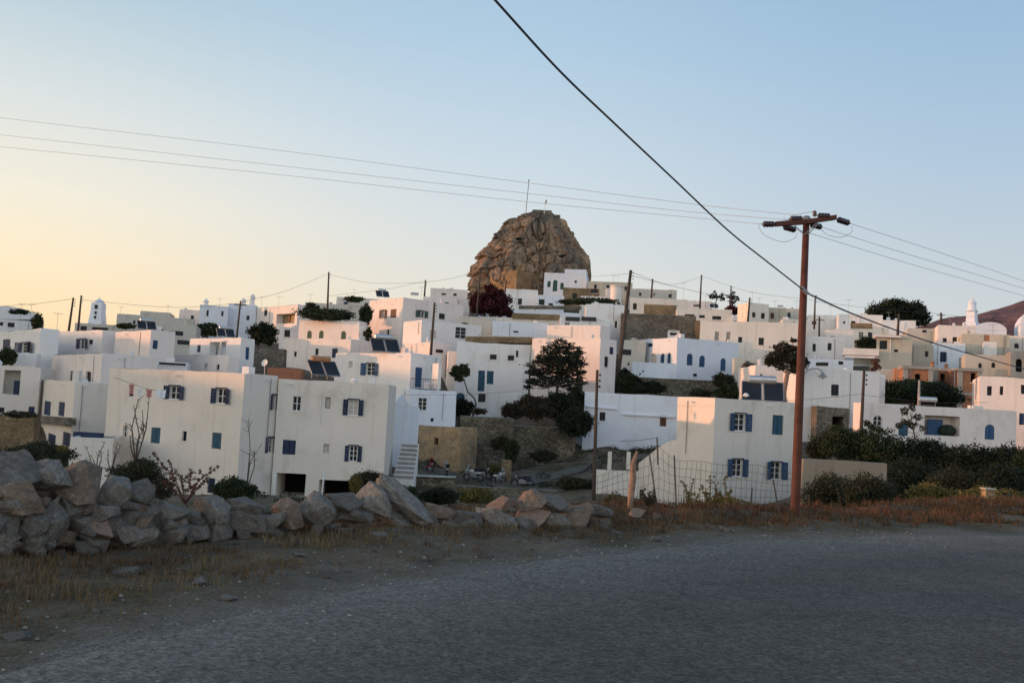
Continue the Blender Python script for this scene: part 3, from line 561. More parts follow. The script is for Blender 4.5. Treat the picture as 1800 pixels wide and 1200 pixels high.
# centre-left white house with balcony
c1 = H('town_house', 590, 723, 776, 620, 760, 92, 44, 'white', 'white house with bright blue shutters and a blue balcony, above the garage block', [
    ('L', 617, 641, 7, 12, 'gl'), ('L', 651, 649, 14, 21, 's', 'blue')])
c1b = H('town_house', None, 722, 803, 683, 770, 88.5, 16, 'blue_white', 'bluish lower storey with one white-barred window below the blue balcony', [
    ('R', 743, 710, 15, 22, 'g'), ('R', 760, 738, 5, 6, 'd', 'dark'), ('R', 792, 673, 4, 12, 'd', 'dark')], dep=6, par=.15)
n = c1['nR']; dR = c1['dR']
p = hit(735, 663, c1['C'], n); extra(c1, 'door', 'blue', MB().box(p+n*.03, dR*.36, n*.04, Z*.95))
p = hit(760, 648, c1['C'], n); extra(c1, 'recess', 'dark', MB().box(p+n*.02, dR*.12, n*.03, Z*.25))
mb = MB(); rp = c1b['C']; O = c1b['C']-c1b['nR']*.1; a_ = hit(722, 665, O, c1b['nR']); b_3 = hit(768, 668, O, c1b['nR']); zf = c1b['zt']
for z_ in (zf+.02, zf+.95): mb.tube([Vector((a_.x, a_.y, z_)), Vector((b_3.x, b_3.y, z_))], .035, 6)
for k in range(17):
    q = a_.lerp(b_3, k/16); mb.tube([Vector((q.x, q.y, zf)), Vector((q.x, q.y, zf+.95))], .014, 4)
mb.build('balcony_railing', 'rail_blue', c1b['root'], c1b['org'])
p = hit(774, 640, O, c1b['nR']); extra(c1b, 'balcony_side_wall', 'white', MB().box(Vector((p.x, p.y, (p.z+zf)/2+.1))-c1b['nR']*1.6, c1b['dR']*.15, c1b['nR']*1.6, Z*((p.z-zf)/2)))
chp = H('chapel', None, 694, 738, 714, 800, 76, 12, 'blue_white', 'small bluish-white gabled chapel squeezed behind the right end of the garage block', [], dep=4, cat='chapel')
C = Vector((chp['C'].x, chp['C'].y, chp['zt'])); mb = MB(); K = 12; d = chp['dR']; Lr = chp['LR']
prof = []
for k in range(K+1):
    u = k/K; x = (u-.28); prof.append(C+d*(u*Lr)+Z*(1.0*math.exp(-(x/.22)**2)))
b_4 = -chp['nR']*3.5; mb.add([C]+prof+[C+d*Lr]+[p+b_4 for p in prof], [tuple(range(K+3))]+[(1+k, 2+k, K+4+k, K+3+k) for k in range(K)])
mb.build('gable', 'blue_white', chp['root'], chp['org'])
# centre: big white house with teal door
k1 = H('town_house', None, 804, 932, 600, 745, 106, 2, 'white', 'broad old white house with a teal door and stone-edged roof, left of the pine tree', [
    ('R', 867, 627, 12, 9, 'd', 'deep_blue'), ('R', 898, 629, 11, 9, 'd', 'deep_blue'), ('R', 909, 622, 4, 12, 'd', 'brown'),
    ('R', 846, 669, 12, 37, 'k', 'teal'), ('R', 862, 663, 12, 23, 'c', 'teal'), ('R', 847, 699, 13, 15, 'd', 'dark'), ('R', 808, 665, 10, 11, 'd', 'dark'), ('R', 809, 699, 15, 17, 'ca', 'teal')], dep=10)
n = k1['nR']; p0 = hit(818, 596, k1['C']-n*.4, n); p1 = hit(938, 598, k1['C']-n*.4, n); extra(k1, 'stone_roof_edge', 'stone_ochre', MB().box((p0+p1)/2-n*1.5, (p1-p0)/2, n*1.5, Z*.32))
k2 = H('town_house', 936, 1056, 1084, 594, 720, 100, 50, 'pinkwhite', 'pale house with pink upper wall standing behind the pine tree', [
    ('L', 946, 631, 6, 14, 'd', 'brown'), ('L', 1001, 679, 6, 17, 'c', 'deep_blue'), ('L', 1018, 675, 12, 26, 'k', 'green'),
    ('R', 1075, 616, 7, 13, 'c', 'deep_blue'), ('R', 1066, 636, 7, 18, 'd', 'dark')])
k3 = H('town_house', None, 866, 964, 563, 620, 128, 0, 'blue_white', 'long low bluish-white roof storey with one slit window, right of the white-barred window', [('R', 907, 583, 9, 3, 'd', 'dark')], dep=9)
k3s = H('low_annex', None, 840, 938, 588, 620, 118, 0, 'beige', 'beige rough wall strip above the stone-edged roof', [], dep=6, cat='wall')
k4 = H('town_house', 962, 1056, 1074, 571, 640, 121, 55, 'pinkwhite', 'peach sunlit block with a flat top above the pine tree', [('L', 1009, 568, 8, 3, 'd', 'dark')])
k5 = H('town_house', None, 985, 1072, 556, 600, 133, -2, 'white', 'low white block carrying a row of dark solar panels in the centre', [], dep=6)
n = k5['nR']; mb = MB()
for a_x, b_x in ((994, 1019), (1022, 1048)):
    p0 = hit(a_x, 560, k5['C']+n*.15, n); p1 = hit(b_x, 561, k5['C']+n*.15, n); mb.box((p0+p1)/2, (p1-p0)/2, n*.05+Z*.02, Z*.26)
extra(k5, 'solar_strip', 'solar', mb)
k6 = H('town_house', None, 1030, 1098, 534, 680, 140, -3, 'white', 'tall grey-white block left of the dark stone retaining wall', [('R', 1083, 570, 4, 12, 'd', 'dark')], bev=.2)
k6a = H('town_house', None, 1040, 1078, 532, 560, 150, -3, 'blue_white', 'rounded white parapet block on the slope above the solar strip', [], bev=.3)
k7 = H('town_house', None, 846, 1030, 556, 600, 145, 0, 'cream', 'wide flat stone-edged roofs crossing the middle of the town', [('R', 1000, 550, 14, 4, 'd', 'dark')], dep=12)
n = k7['nR']
for (xa, xb, y, mm) in ((900, 984, 555, 'stone_ochre'),):
    p0 = hit(xa, y, k7['C']+n*.05, n); p1 = hit(xb, y+3, k7['C']+n*.05, n); extra(k7, 'stone_roof_edge', mm, MB().box((p0+p1)/2, (p1-p0)/2, n*.3, Z*.4))
k8 = H('town_house', None, 840, 1020, 541, 580, 165, 0, 'blue_white', 'long low white roof line with a brown stone edge below the wine-red tree', [], dep=12)
n = k8['nR']; p0 = hit(912, 540, k8['C']+n*.05, n); p1 = hit(1022, 541, k8['C']+n*.05, n); extra(k8, 'stone_roof_edge', 'stone', MB().box((p0+p1)/2, (p1-p0)/2, n*.3, Z*.28))
k9 = H('town_house', None, 806, 872, 555, 600, 135, 1, 'grey', 'greenish-grey low roof wedge beneath the wine-red tree', [])
# below the rock
H('town_house', None, 887, 946, 507, 560, 218, 0, 'white', 'white rounded cube house with two windows right of the wine-red tree', [('R', 898, 528, 6, 9, 'd', 'dark'), ('R', 914, 530, 7, 11, 'd', 'dark')], bev=.35)
H('town_house', None, 945, 992, 518, 560, 212, -2, 'blue_white', 'small blue-white house with a shaded doorway below the arched house', [('R', 952, 531, 10, 10, 'd', 'green'), ('R', 968, 535, 8, 4, 'd', 'dark')])
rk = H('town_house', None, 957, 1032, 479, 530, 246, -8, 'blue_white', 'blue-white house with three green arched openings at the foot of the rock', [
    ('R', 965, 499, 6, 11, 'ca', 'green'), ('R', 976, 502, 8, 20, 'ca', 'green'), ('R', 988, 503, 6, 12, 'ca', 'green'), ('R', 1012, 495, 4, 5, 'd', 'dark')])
boxon(rk, 993, 1031, 473.5, 'upper_room', 'blue_white', 1.0, 5)
H('ruin', None, 990, 1054, 505, 540, 228, -4, 'stone_ochre', 'ochre stone ruin with sunlit broken walls below the arched house', [('R', 1010, 520, 8, 10, 'd', 'dark'), ('R', 1045, 512, 12, 7, 'd', 'brown')], cat='ruin', group=None)
H('town_house', None, 1020, 1066, 520, 560, 214, -4, 'white', 'low white house with small openings below the ochre ruin', [('R', 1030, 528, 6, 5, 'd', 'dark'), ('R', 1050, 530, 6, 4, 'd', 'dark')])
H('town_house', None, 1033, 1112, 494, 540, 240, -6, 'beige', 'beige skyline house with flat roof right of the rock', [])
q = at(1083, 524, 212); cy = empty('round_tower', q, 'short round tower glowing orange in the sunset, right of the ruin', 'tower')
MB().lathe((0, 0, -2), [(1.3, 0), (1.3, 4.2), (1.2, 4.5), (.1, 4.55)], 20).build('drum', 'pinkwhite', cy, smooth=True)
MB().lathe((0, 0, 2.5), [(1.38, 0), (1.38, .25), (1.2, .3)], 20).build('rim', 'pinkwhite', cy)
H('town_house', None, 1066, 1084, 506, 550, 220, -5, 'pinkwhite', 'tiny pink sunlit lean-to touching the short round tower', [], dep=4)
# right of centre skyline
H('town_house', None, 1107, 1190, 507, 540, 222, -6, 'grey', 'dark-edged grey skyline house right of the tall black pole', [])
q1_ = H('town_house', None, 1108, 1208, 523, 600, 190, -7, 'cream', 'cream house with a long stone strip and one window above the retaining wall', [('R', 1116, 539, 7, 11, 'd', 'brown')])
n = q1_['nR']; p0 = hit(1132, 543, q1_['C']+n*.05, n); p1 = hit(1189, 545, q1_['C']+n*.05, n); extra(q1_, 'stone_panel', 'stone_ochre', MB().box((p0+p1)/2, (p1-p0)/2, n*.08, Z*.95))
H('town_house', None, 1202, 1252, 528, 560, 205, -8, 'pinkwhite', 'pink-topped skyline house left of the feathery trees', [('R', 1225, 537, 12, 3, 'd', 'dark')])
q2_ = H('town_house', None, 1190, 1287, 541, 600, 172, -8, 'cream', 'low cream house with three dark slot windows above the retaining wall', [('R', 1212, 555, 17, 6, 'd', 'dark'), ('R', 1234, 556, 10, 5, 'd', 'dark'), ('R', 1260, 559, 16, 6, 'd', 'dark')])
H('town_house', None, 1286, 1312, 556, 600, 170, -8, 'blue_white', 'small blue-white wall block right of the three slot windows', [])
q3_ = H('town_house', 1297, 1317, 1352, 532, 590, 165, 15, 'cream', 'upright cream house with an orange sunlit side and two small windows on the skyline', [('R', 1325, 553, 6, 9, 'd', 'brown'), ('R', 1341, 555, 7, 10, 'd', 'dark')])
H('town_house', None, 1350, 1382, 540, 590, 168, -12, 'beige', 'beige house with roof clutter right of the upright cream house', [])
H('town_house', None, 1380, 1412, 542, 600, 175, -12, 'grey', 'grey skyline block just left of the red pole shaft', [])
H('town_house', None, 1376, 1420, 560, 600, 150, -10, 'pinkwhite', 'pink sunlit sloping roof block seen beside the red pole shaft', [], bev=.1)
# big retaining wall
rw = H('retaining_wall', None, 1092, 1224, 550, 610, 138, -6, 'stone', 'big dark stone retaining wall right of the leaning black pole', [], dep=2.0, par=.01, cat='wall', group=None, bev=0)
H('sunlit_wall_end', None, 1223, 1233, 563, 610, 136.5, -6, 'stone_ochre', 'lit end of the big dark retaining wall, its sunlight painted ochre', [], dep=3, par=.01, cat='wall', group=None)  # sunlight on the wall end painted in with ochre stone
H('town_house', None, 1175, 1195, 580, 600, 132, -6, 'white', 'tiny white roof structure in front of the dark retaining wall', [('R', 1184, 586, 13, 7, 'o', 'void', .6)], dep=2, ctlz=False)
q4_ = H('town_house', None, 1231, 1418, 563, 640, 130, -14, 'cream', 'long cream house with four square windows right of the retaining wall', [
    ('R', 1260, 590, 7, 16, 'cl', 'concrete'), ('R', 1280, 591, 7, 16, 'c', 'concrete'), ('R', 1301, 597, 7, 10, 'd', 'dark'), ('R', 1338, 600, 9, 13, 'd', 'dark')], dep=12)
n = q4_['nR']; extra(q4_, 'chimney', 'white', MB().bx(*(hit(1281, 604, q4_['C']+n*.4, n)), .35, .35, 1.1))
# blue arched house
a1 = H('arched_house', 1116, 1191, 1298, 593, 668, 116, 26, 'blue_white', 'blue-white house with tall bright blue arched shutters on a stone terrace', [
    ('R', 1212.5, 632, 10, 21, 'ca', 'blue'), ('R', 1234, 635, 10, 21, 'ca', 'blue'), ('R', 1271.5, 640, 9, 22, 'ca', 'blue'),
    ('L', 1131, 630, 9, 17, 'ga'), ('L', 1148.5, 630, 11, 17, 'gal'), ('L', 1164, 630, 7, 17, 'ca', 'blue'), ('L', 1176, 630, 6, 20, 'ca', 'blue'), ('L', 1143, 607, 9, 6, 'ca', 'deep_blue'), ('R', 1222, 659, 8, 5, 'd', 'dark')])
a2 = H('terrace_wall', None, 1112, 1189, 636, 668, 110.5, -4, 'blue_white', 'white terrace parapet in front of the blue arched shutters', [('R', 1130, 653, 3, 3, 'd', 'dark')], dep=3, cat='wall', group=None, par=1.0)
a3 = H('town_house', None, 1092, 1136, 597, 690, 121, -6, 'grey', 'old grey-white house with potted plants left of the blue arched house', [('R', 1101, 619, 17, 10, 'd', 'green'), ('R', 1105, 640, 3, 4, 'd', 'dark')])
a4 = H('terrace_wall', None, 1112, 1325, 662, 705, 108, -8, 'rubble', 'long rough stone terrace wall beneath the blue arched house', [], dep=3, cat='wall', group=None, par=.01, bev=0)
# right middle
H('town_house', None, 1402, 1486, 590, 660, 128, -14, 'white', 'white cube house with two small blue windows right of the red pole', [('R', 1431, 611, 6, 14, 'd', 'blue'), ('R', 1458, 609, 7, 13, 'd', 'deep_blue')])
H('town_house', None, 1452, 1501, 579, 650, 136, -14, 'pinkwhite', 'pink-edged white house behind the two small blue windows', [])
H('town_house', None, 1420, 1480, 553, 620, 168, -14, 'white', 'pale skyline house behind the black cross-shaped pole', [])
H('town_house', None, 1474, 1552, 552, 620, 160, -15, 'white', 'white skyline house under the thick cable left of the big round tree', [('R', 1484, 567, 4, 4, 'd', 'dark'), ('R', 1500, 566, 8, 4, 'd', 'brown')])
ts = H('town_house', None, 1500, 1562, 572, 640, 150, -15, 'cream', 'cream house with a brown stone roof patch above the balcony house', [])
n = ts['nR']; p0 = hit(1495, 572, ts['C']+n*.05, n); p1 = hit(1533, 573, ts['C']+n*.05, n); extra(ts, 'stone_roof_edge', 'stone_ochre', MB().box((p0+p1)/2, (p1-p0)/2, n*.1, Z*.4))
H('town_house', None, 1548, 1610, 562, 620, 158, -16, 'white', 'low white skyline house directly before the big round tree', [])
H('town_house', None, 1420, 1500, 630, 680, 118, -10, 'blue_white', 'low bluish wall row behind the plain white house', [('R', 1445, 640, 22, 6, 'd', 'dark'), ('R', 1478, 638, 9, 6, 'd', 'dark')])
bl = H('balcony_house', None, 1541, 1604, 588, 690, 118, -16, 'beige', 'beige house with a curved concrete balcony and green pergola, right of centre', [('R', 1553, 606, 14, 16, 'd', 'green'), ('R', 1575, 616, 7, 5, 'd', 'dark')], dep=9)
n = bl['nR']; mb = MB(); p0 = hit(1482, 622, bl['C']+n*.9, n); p1 = hit(1545, 624, bl['C']+n*.9, n); mb.box((p0+p1)/2-n*1.5, (p1-p0)/2, n*1.5, Z*.1)
mb.box((p0+p1)/2+Z*.35, (p1-p0)/2, n*.08, Z*.4); mb.box((p0+p1)/2-Z*.3, (p1-p0)/2-Vector((.2, 0, 0)), n*.1, Z*.12); extra(bl, 'balcony', 'pinkwhite', mb)
p0 = hit(1539, 590, bl['C']+n*.6, n); p1 = hit(1584, 592, bl['C']+n*.6, n); extra(bl, 'roof_slab', 'pinkwhite', MB().box((p0+p1)/2-n*1.0, (p1-p0)/2, n*1.2, Z*.12))
p0 = hit(1504, 598, bl['C'], n); p1 = hit(1541, 600, bl['C'], n); extra(bl, 'terrace_back_wall', 'grey', MB().box((p0+p1)/2-n*2.5-Z*1.2, (p1-p0)/2, n*.1, Z*1.6))
H('town_house', None, 1583, 1642, 604, 690, 122, -16, 'beige', 'beige cube house with one tiny dark window, right of the balcony house', [('R', 1629, 622, 6, 10, 'd', 'dark')])
H('town_house', None, 1641, 1697, 602, 690, 124, -18, 'blue_white', 'bluish-white cube with a single blue-grey window above the brick building', [('R', 1658, 627, 11, 18, 'c', 'deep_blue')])
H('town_house', None, 1596, 1654, 576, 640, 140, -17, 'grey', 'grey sloping-roofed house below the big round tree', [('R', 1625, 582, 8, 5, 'd', 'brown')])
H('town_house', None, 1649, 1716, 571, 650, 135, -18, 'pinkwhite', 'white house with pink sunlit parapet and two small windows on the right', [('R', 1661, 598, 7, 7, 'd', 'blue'), ('R', 1679, 598, 9, 11, 'd', 'green')])
H('town_house', None, 1690, 1775, 586, 640, 128, -20, 'beige', 'grey-beige house with an orange door and a white water tank', [('R', 1735, 594, 9, 10, 'c', 'brick')])
H('water_tank_box', None, 1730, 1752, 601, 620, 124, -20, 'frame_white', 'square white water tank beside the orange door', [], dep=2, cat='water tank', group=None, ctlz=False, par=.02)
H('town_house', None, 1774, 1850, 590, 660, 130, -22, 'cream', 'cream arched house at the right edge under the white dome', [('R', 1787, 608, 8, 9, 'da', 'dark')])
dv = H('chapel', None, 1712, 1770, 580, 620, 150, -20, 'blue_white', 'white chapel with low barrel vaults before the distant brown hill', [], cat='chapel'); vault(dv, 1.3, 'blue_white')
dv2 = H('chapel', None, 1793, 1860, 570, 620, 146, -22, 'blue_white', 'tall white domed chapel cut by the right edge', [], cat='chapel'); vault(dv2, 2.6, 'blue_white', name='dome')
tw = at(1708, 572, 158); twr = empty('bell_tower', tw, 'slender white stepped bell tower before the distant brown hill', 'bell tower')
MB().lathe((0, 0, -2), [(1.5, 0), (1.35, 2.4), (1.0, 2.6), (.9, 4.3)], 4).build('shaft', 'blue_white', twr); MB().lathe((0, 0, 2.3), [(1.0, 0), (.7, .2), (.6, 1.2), (.7, 1.3), (.4, 1.8), (.08, 2.1), (.06, 2.7)], 12).build('lantern', 'blue_white', twr)
ch2 = H('church', None, 1697, 1782, 622, 690, 112, -20, 'grey', 'dim grey-beige church with small round-topped windows at the right', [('R', 1723, 642, 6, 9, 'da', 'dark'), ('R', 1746, 641, 7, 10, 'da', 'dark')], cat='church')
ch3 = H('church', None, 1776, 1850, 617, 690, 108, -22, 'concrete', 'dark grey church front with an arched doorway at the right edge', [('R', 1791, 642, 11, 22, 'oa', 'void', .5)], cat='church')
# unfinished brick building
ub = H('unfinished_house', None, 1588, 1640, 643, 740, 104, -12, 'brick', 'unfinished orange-brick house with bare concrete frame above the dark green tree mass', [('R', 1613, 664, 10, 15, 'o', 'void', .8)], dep=7, par=.02, bev=0)
ub2 = H('unfinished_house', None, 1641, 1692, 647, 740, 108, -12, 'brick', 'recessed middle part of the unfinished brick house with two dark openings', [('R', 1657, 666, 9, 20, 'o', 'void', .8), ('R', 1677, 669, 6, 20, 'o', 'void', .8)], dep=7, par=.02, bev=0)
ub3 = H('unfinished_house', None, 1684, 1726, 647, 740, 103, -12, 'brick', 'right bay of the unfinished brick house with one dark window, beside the pink-topped house', [('R', 1711, 666, 9, 20, 'o', 'void', .8)], dep=7, par=.02, bev=0)
for u_ in (ub, ub2, ub3):
    n = u_['nR']; d = u_['dR']; mb = MB(); mb.box(u_['C']+d*(u_['LR']/2)+n*.05-Z*.12-n*1.2, d*(u_['LR']/2+.12), n*1.4, Z*.16)
    for k in (0, 1): mb.box(Vector((u_['C'].x, u_['C'].y, u_['zt']-3.2))+d*(u_['LR']*k+(.22 if k == 0 else -.22))+n*.03, d*.24, n*.1, Z*2.9)
    mb.box(Vector((u_['C'].x, u_['C'].y, u_['zt']-2.7))+d*(u_['LR']/2)+n*.04, d*(u_['LR']/2-.5), n*.06, Z*.14)
    extra(u_, 'concrete_frame', 'concrete', mb)
H('stone_shed', None, 1540, 1590, 648, 720, 110, -12, 'grey', 'low grey stone outhouse left of the orange-brick walls', [], cat='shed', group=None)
# ochre ruin and rubble retaining walls in the centre
ru = H('ruin', 733, 812, 840, 752, 835, 86, 62, 'ochre_plaster', 'square ochre plastered ruin with a tiny window behind the parked scooters', [('L', 766, 775, 7, 12, 'o', 'void', .6)], dep=5, cat='ruin', group=None, par=.05, bev=.12)
masw = H('rubble_wall', None, 810, 905, 731, 835, 90, 6, 'rubble', 'high rubble retaining wall overgrown with weeds, right of the ochre ruin', [], dep=4, cat='wall', group=None, par=.01, bev=0)
H('rubble_wall', None, 900, 1012, 748, 825, 93, 3, 'rubble', 'lower continuation of the rubble retaining wall under the dark bushes', [], dep=4, cat='wall', group=None, par=.01, bev=0)
H('parking_wall', None, 684, 800, 836, 862, 72, 3, 'rubble', 'low mortared stone wall with a white capped top below the parked scooters', [], dep=.8, cat='wall', group=None, par=.01, bev=0, ctlz=False)
H('parking_wall', None, 797, 1048, 853, 880, 71, -1, 'rubble', 'long low stone wall below the parked motorcycles', [], dep=.8, cat='wall', group=None, par=.01, bev=0, ctlz=False)
p0 = at(684, 834.5, 71.9); p1 = at(801, 839, 72.1)
for o_ in list(col.objects):
    if o_.get('label', '').startswith('low mortared'):
        MB().box((p0+p1)/2+Vector((0, .3, .02)), (p1-p0)/2, Vector((0, .42, 0)), Z*.04).build('white_capping', 'grey', o_, o_.location)
H('retaining_wall', None, -30, 62, 728, 800, 66, 16, 'stone_ochre', 'brown stone retaining wall at the left edge under the porch house', [], dep=2, cat='wall', group=None, par=.01, bev=0)
H('stone_gatepost', None, 882, 900, 808, 850, 80, 0, 'stone_ochre', 'squat stone gatepost between the parked motorcycles', [], dep=.8, cat='gatepost', group=None, par=.01, bev=.04, ctlz=False)
# white steps going up beside the garage block
p = at(690, 834, 70); st = empty('stairway', p, 'whitewashed outdoor steps climbing between the garage block and the ochre ruin', 'stairs')
for k in range(8):
    MB().bx(.85, k*.42, k*.3-1.5+.05, 1.5-.03*k, .45, 3.0).build('step', 'white', st, bevel=.03)
    MB().bx(.85, k*.42-.232, k*.3+.05-.16, 1.4-.03*k, .02, .22).build('riser_shade', 'concrete', st)  # added grey plates darken the risers to paint in the step shading

H('retaining_wall', None, 448, 500, 611, 640, 118, 4, 'stone', 'brown stone terrace wall below the dark tree-like shrub, left of the pale lower house', [], dep=2, cat='wall', group=None, par=.01, bev=0)
H('retaining_wall', None, 470, 530, 645, 680, 100, 2, 'red_tile', 'red-brown earth bank wall behind the garage block roof', [], dep=2, cat='wall', group=None, par=.01, bev=0)
H('low_annex', None, 270, 330, 634, 680, 92, 14, 'white', 'small white rooftop block with a dark edge between the pink cube and the shuttered block', [('R', 303, 640, 48, 4, 'd', 'dark')], dep=4)
H('low_annex', None, 492, 528, 574, 620, 150, 8, 'white', 'small white pergola block right of the dark tree-like shrub', [('R', 505, 586, 10, 12, 'd', 'dark')], dep=3)
H('town_house', None, 1290, 1402, 628, 700, 112, -10, 'grey', 'shaded grey wall between the arched house and the red pole', [], dep=3, h_details=False)
H('town_house', None, 757, 822, 506, 540, 210, 4, 'pinkwhite', 'distant pink terrace house just left of the rock foot', [('R', 780, 517, 8, 3, 'd', 'dark'), ('R', 800, 518, 6, 4, 'd', 'brown')])
# ---------------------------------------------------------------- roof equipment
def solar(px, py, Y, rz, label, scale=1, tankmat='tank', panels=True, rel=None):
    p = at(px, py, Y)
    if not panels: p.z -= .75*scale
    r = empty('solar_water_heater', p, label, 'solar heater', 'rooftop solar water heaters', R_(rz)); r.scale = (scale,)*3
    sa_, ca_ = math.sin(R_(42)), math.cos(R_(42)); ay = Vector((0, ca_, sa_)); n = Vector((0, -sa_, ca_))
    if panels:
        for sx in (-.66, .66):
            c = Vector((sx, 0, .62)); pn = MB().box(c, Vector((.56, 0, 0)), n*.04, ay*.85).build('panel', 'solar', r)
            f = MB()
            for s in (-1, 1): f.box(c+Vector((s*.59, 0, 0)), Vector((.03, 0, 0)), n*.055, ay*.88); f.box(c+ay*.88*s, Vector((.56, 0, 0)), n*.053, ay*.03)
            f.build('panel_frame', 'metal', pn)
    MB().tube([(-.85, .72, 1.38), (-.8, .72, 1.38), (.8, .72, 1.38), (.85, .72, 1.38)], [.15, .27, .27, .15], 14).build('tank', tankmat, r, smooth=False)
    g = MB()
    for sx in (-.7, .7):
        g.tube([(sx, .72, -.3 if panels else .6), (sx, .72, 1.15)], .025, 5)
        if panels: g.tube([(sx, -.62, -.1), (sx, .72, .1)], .02, 5)
    g.tube([(-.7, .72, .1 if panels else .85), (.7, .72, .1 if panels else .85)], .02, 5)
    g.build('stand', 'metal', r)
solar(568, 660, 71.5, 34, 'solar heater with two dark panels and a coppery tank above the garage block', .88, 'tank_rust')
solar(676, 619, 95, 22, 'solar heater with grey tank on the white balcony house roof', 1.1)
solar(1340, 706, 69, -12, 'solar heater with two dark panels on the tall white house roof', 1.15)
solar(257, 579, 100, 30, 'solar heater with dark panels on the pink cube roof', .72)
solar(396, 592, 107, 30, 'solar heater with a white tank above the columned porch house', .75)
solar(672, 522, 148, 20, 'small solar heater at the left end of the tall pink house roof', .8)
solar(730, 521, 148, 20, 'small solar tank at the middle of the tall pink house roof', .75, 'tank', False)
solar(1634, 713, 76, -10, 'lone horizontal grey tank on the long bungalow roof', .8, 'tank', False)
solar(1255, 541, 176, 0, 'tiny solar heater on the low skyline house with slot windows', .6)
solar(1372, 541, 172, -10, 'tiny solar tank on the skyline left of the red pole', .6, 'tank', False)
def antenna(px, y1, y0, Y, label, bars=True):
    a = at(px, y0, Y); h = (y0-y1)*Y/FPX
    r = empty('tv_antenna', a, label, 'antenna', 'rooftop television antennas'); t = max(.02, .45*Y/FPX/2*.8)
    MB().tube([(0, 0, -.6), (0, 0, h)], t, 5).build('mast', 'metal', r)
    if bars:
        m = MB(); m.tube([(-.5, .1, h*.93), (.6, -.1, h*.93)], t*.8, 4)
        for k in range(4): m.tube([(-.4+k*.28, -.35+k*.04, h*.93), (-.4+k*.28, .35-k*.04, h*.93)], t*.6, 4)
        m.build('receiver', 'metal', r)
for px, y1, y0, Y, lb in ((100, 549, 577, 106, 'thin television antenna behind the flat pale house at far left'), (36, 532, 556, 130, 'television antenna on the vaulted house at far left'), (54, 534, 556, 130, 'second short antenna on the vaulted house, nearer its right end'),
    (490, 520, 535, 168, 'antenna on the pink balconied skyline house'), (622, 508, 522, 205, 'antenna above the flat cream skyline roofs'), (740, 503, 524, 158, 'antenna at the right end of the tall pink house roof'),
    (1078, 484, 497, 242, 'left antenna on the beige skyline house right of the rock'), (1086, 485, 497, 243, 'right antenna on the beige skyline house right of the rock'), (1201, 495, 527, 205, 'tall antenna left of the skyline feathery trees'),
    (1322, 512, 534, 168, 'antenna on the upright cream skyline house'), (1179, 508, 523, 215, 'antenna at the right end of the grey skyline house'), (1491, 524, 566, 158, 'tall antenna left of the big round tree'), (1334, 523, 536, 168, 'short antenna just right of the orange sunlit skyline wall'), (295, 536, 549, 172, 'antenna on the pale flat-roofed skyline house, left')):
    antenna(px, y1, y0, Y, lb)
for px, y1, y0, Y, lb in ((212, 538, 552, 162, 'antenna on the dull greenish skyline house right of the bell tower'), (386, 524, 536, 172, 'antenna on the bluish skyline house with two chimneys'), (460, 521, 535, 166, 'antenna at the left end of the pink balconied skyline house'),
    (545, 516, 531, 184, 'antenna on the grey-pink skyline house above the ivy'), (790, 508, 521, 158, 'antenna on the plain block left of the wine-red tree'), (905, 494, 507, 220, 'antenna on the rounded cube house below the crag'), (1240, 518, 541, 176, 'antenna on the low cream house with slot windows'),
    (1362, 528, 540, 170, 'antenna on the beige house with roof clutter'), (1400, 528, 543, 176, 'antenna on the grey skyline block left of the red pole'), (1460, 536, 554, 170, 'antenna on the pale skyline house behind the cross-shaped pole'), (1562, 548, 563, 160, 'antenna on the low white skyline house before the round tree'), (1670, 556, 572, 137, 'antenna on the pink-parapet house at the right'), (1610, 562, 577, 142, 'antenna on the grey sloping-roofed house'), (1745, 570, 587, 130, 'antenna on the grey-beige house with the orange door')):
    antenna(px, y1, y0, Y, lb)
# satellite dish
p = at(466, 638, 68.5); sd = empty('satellite_dish', p, 'small white satellite dish behind the roof of the garage block', 'satellite dish')
MB().lathe((0, 0, 0), [(.26, .08), (.18, .03), (.08, .01), (.02, 0)], 16).build('dish', 'frame_white', sd).rotation_euler = (R_(70), 0, R_(-25)); MB().tube([(0, 0, 0), (0, .1, -1.2)], .03, 5).build('mast', 'metal', sd)

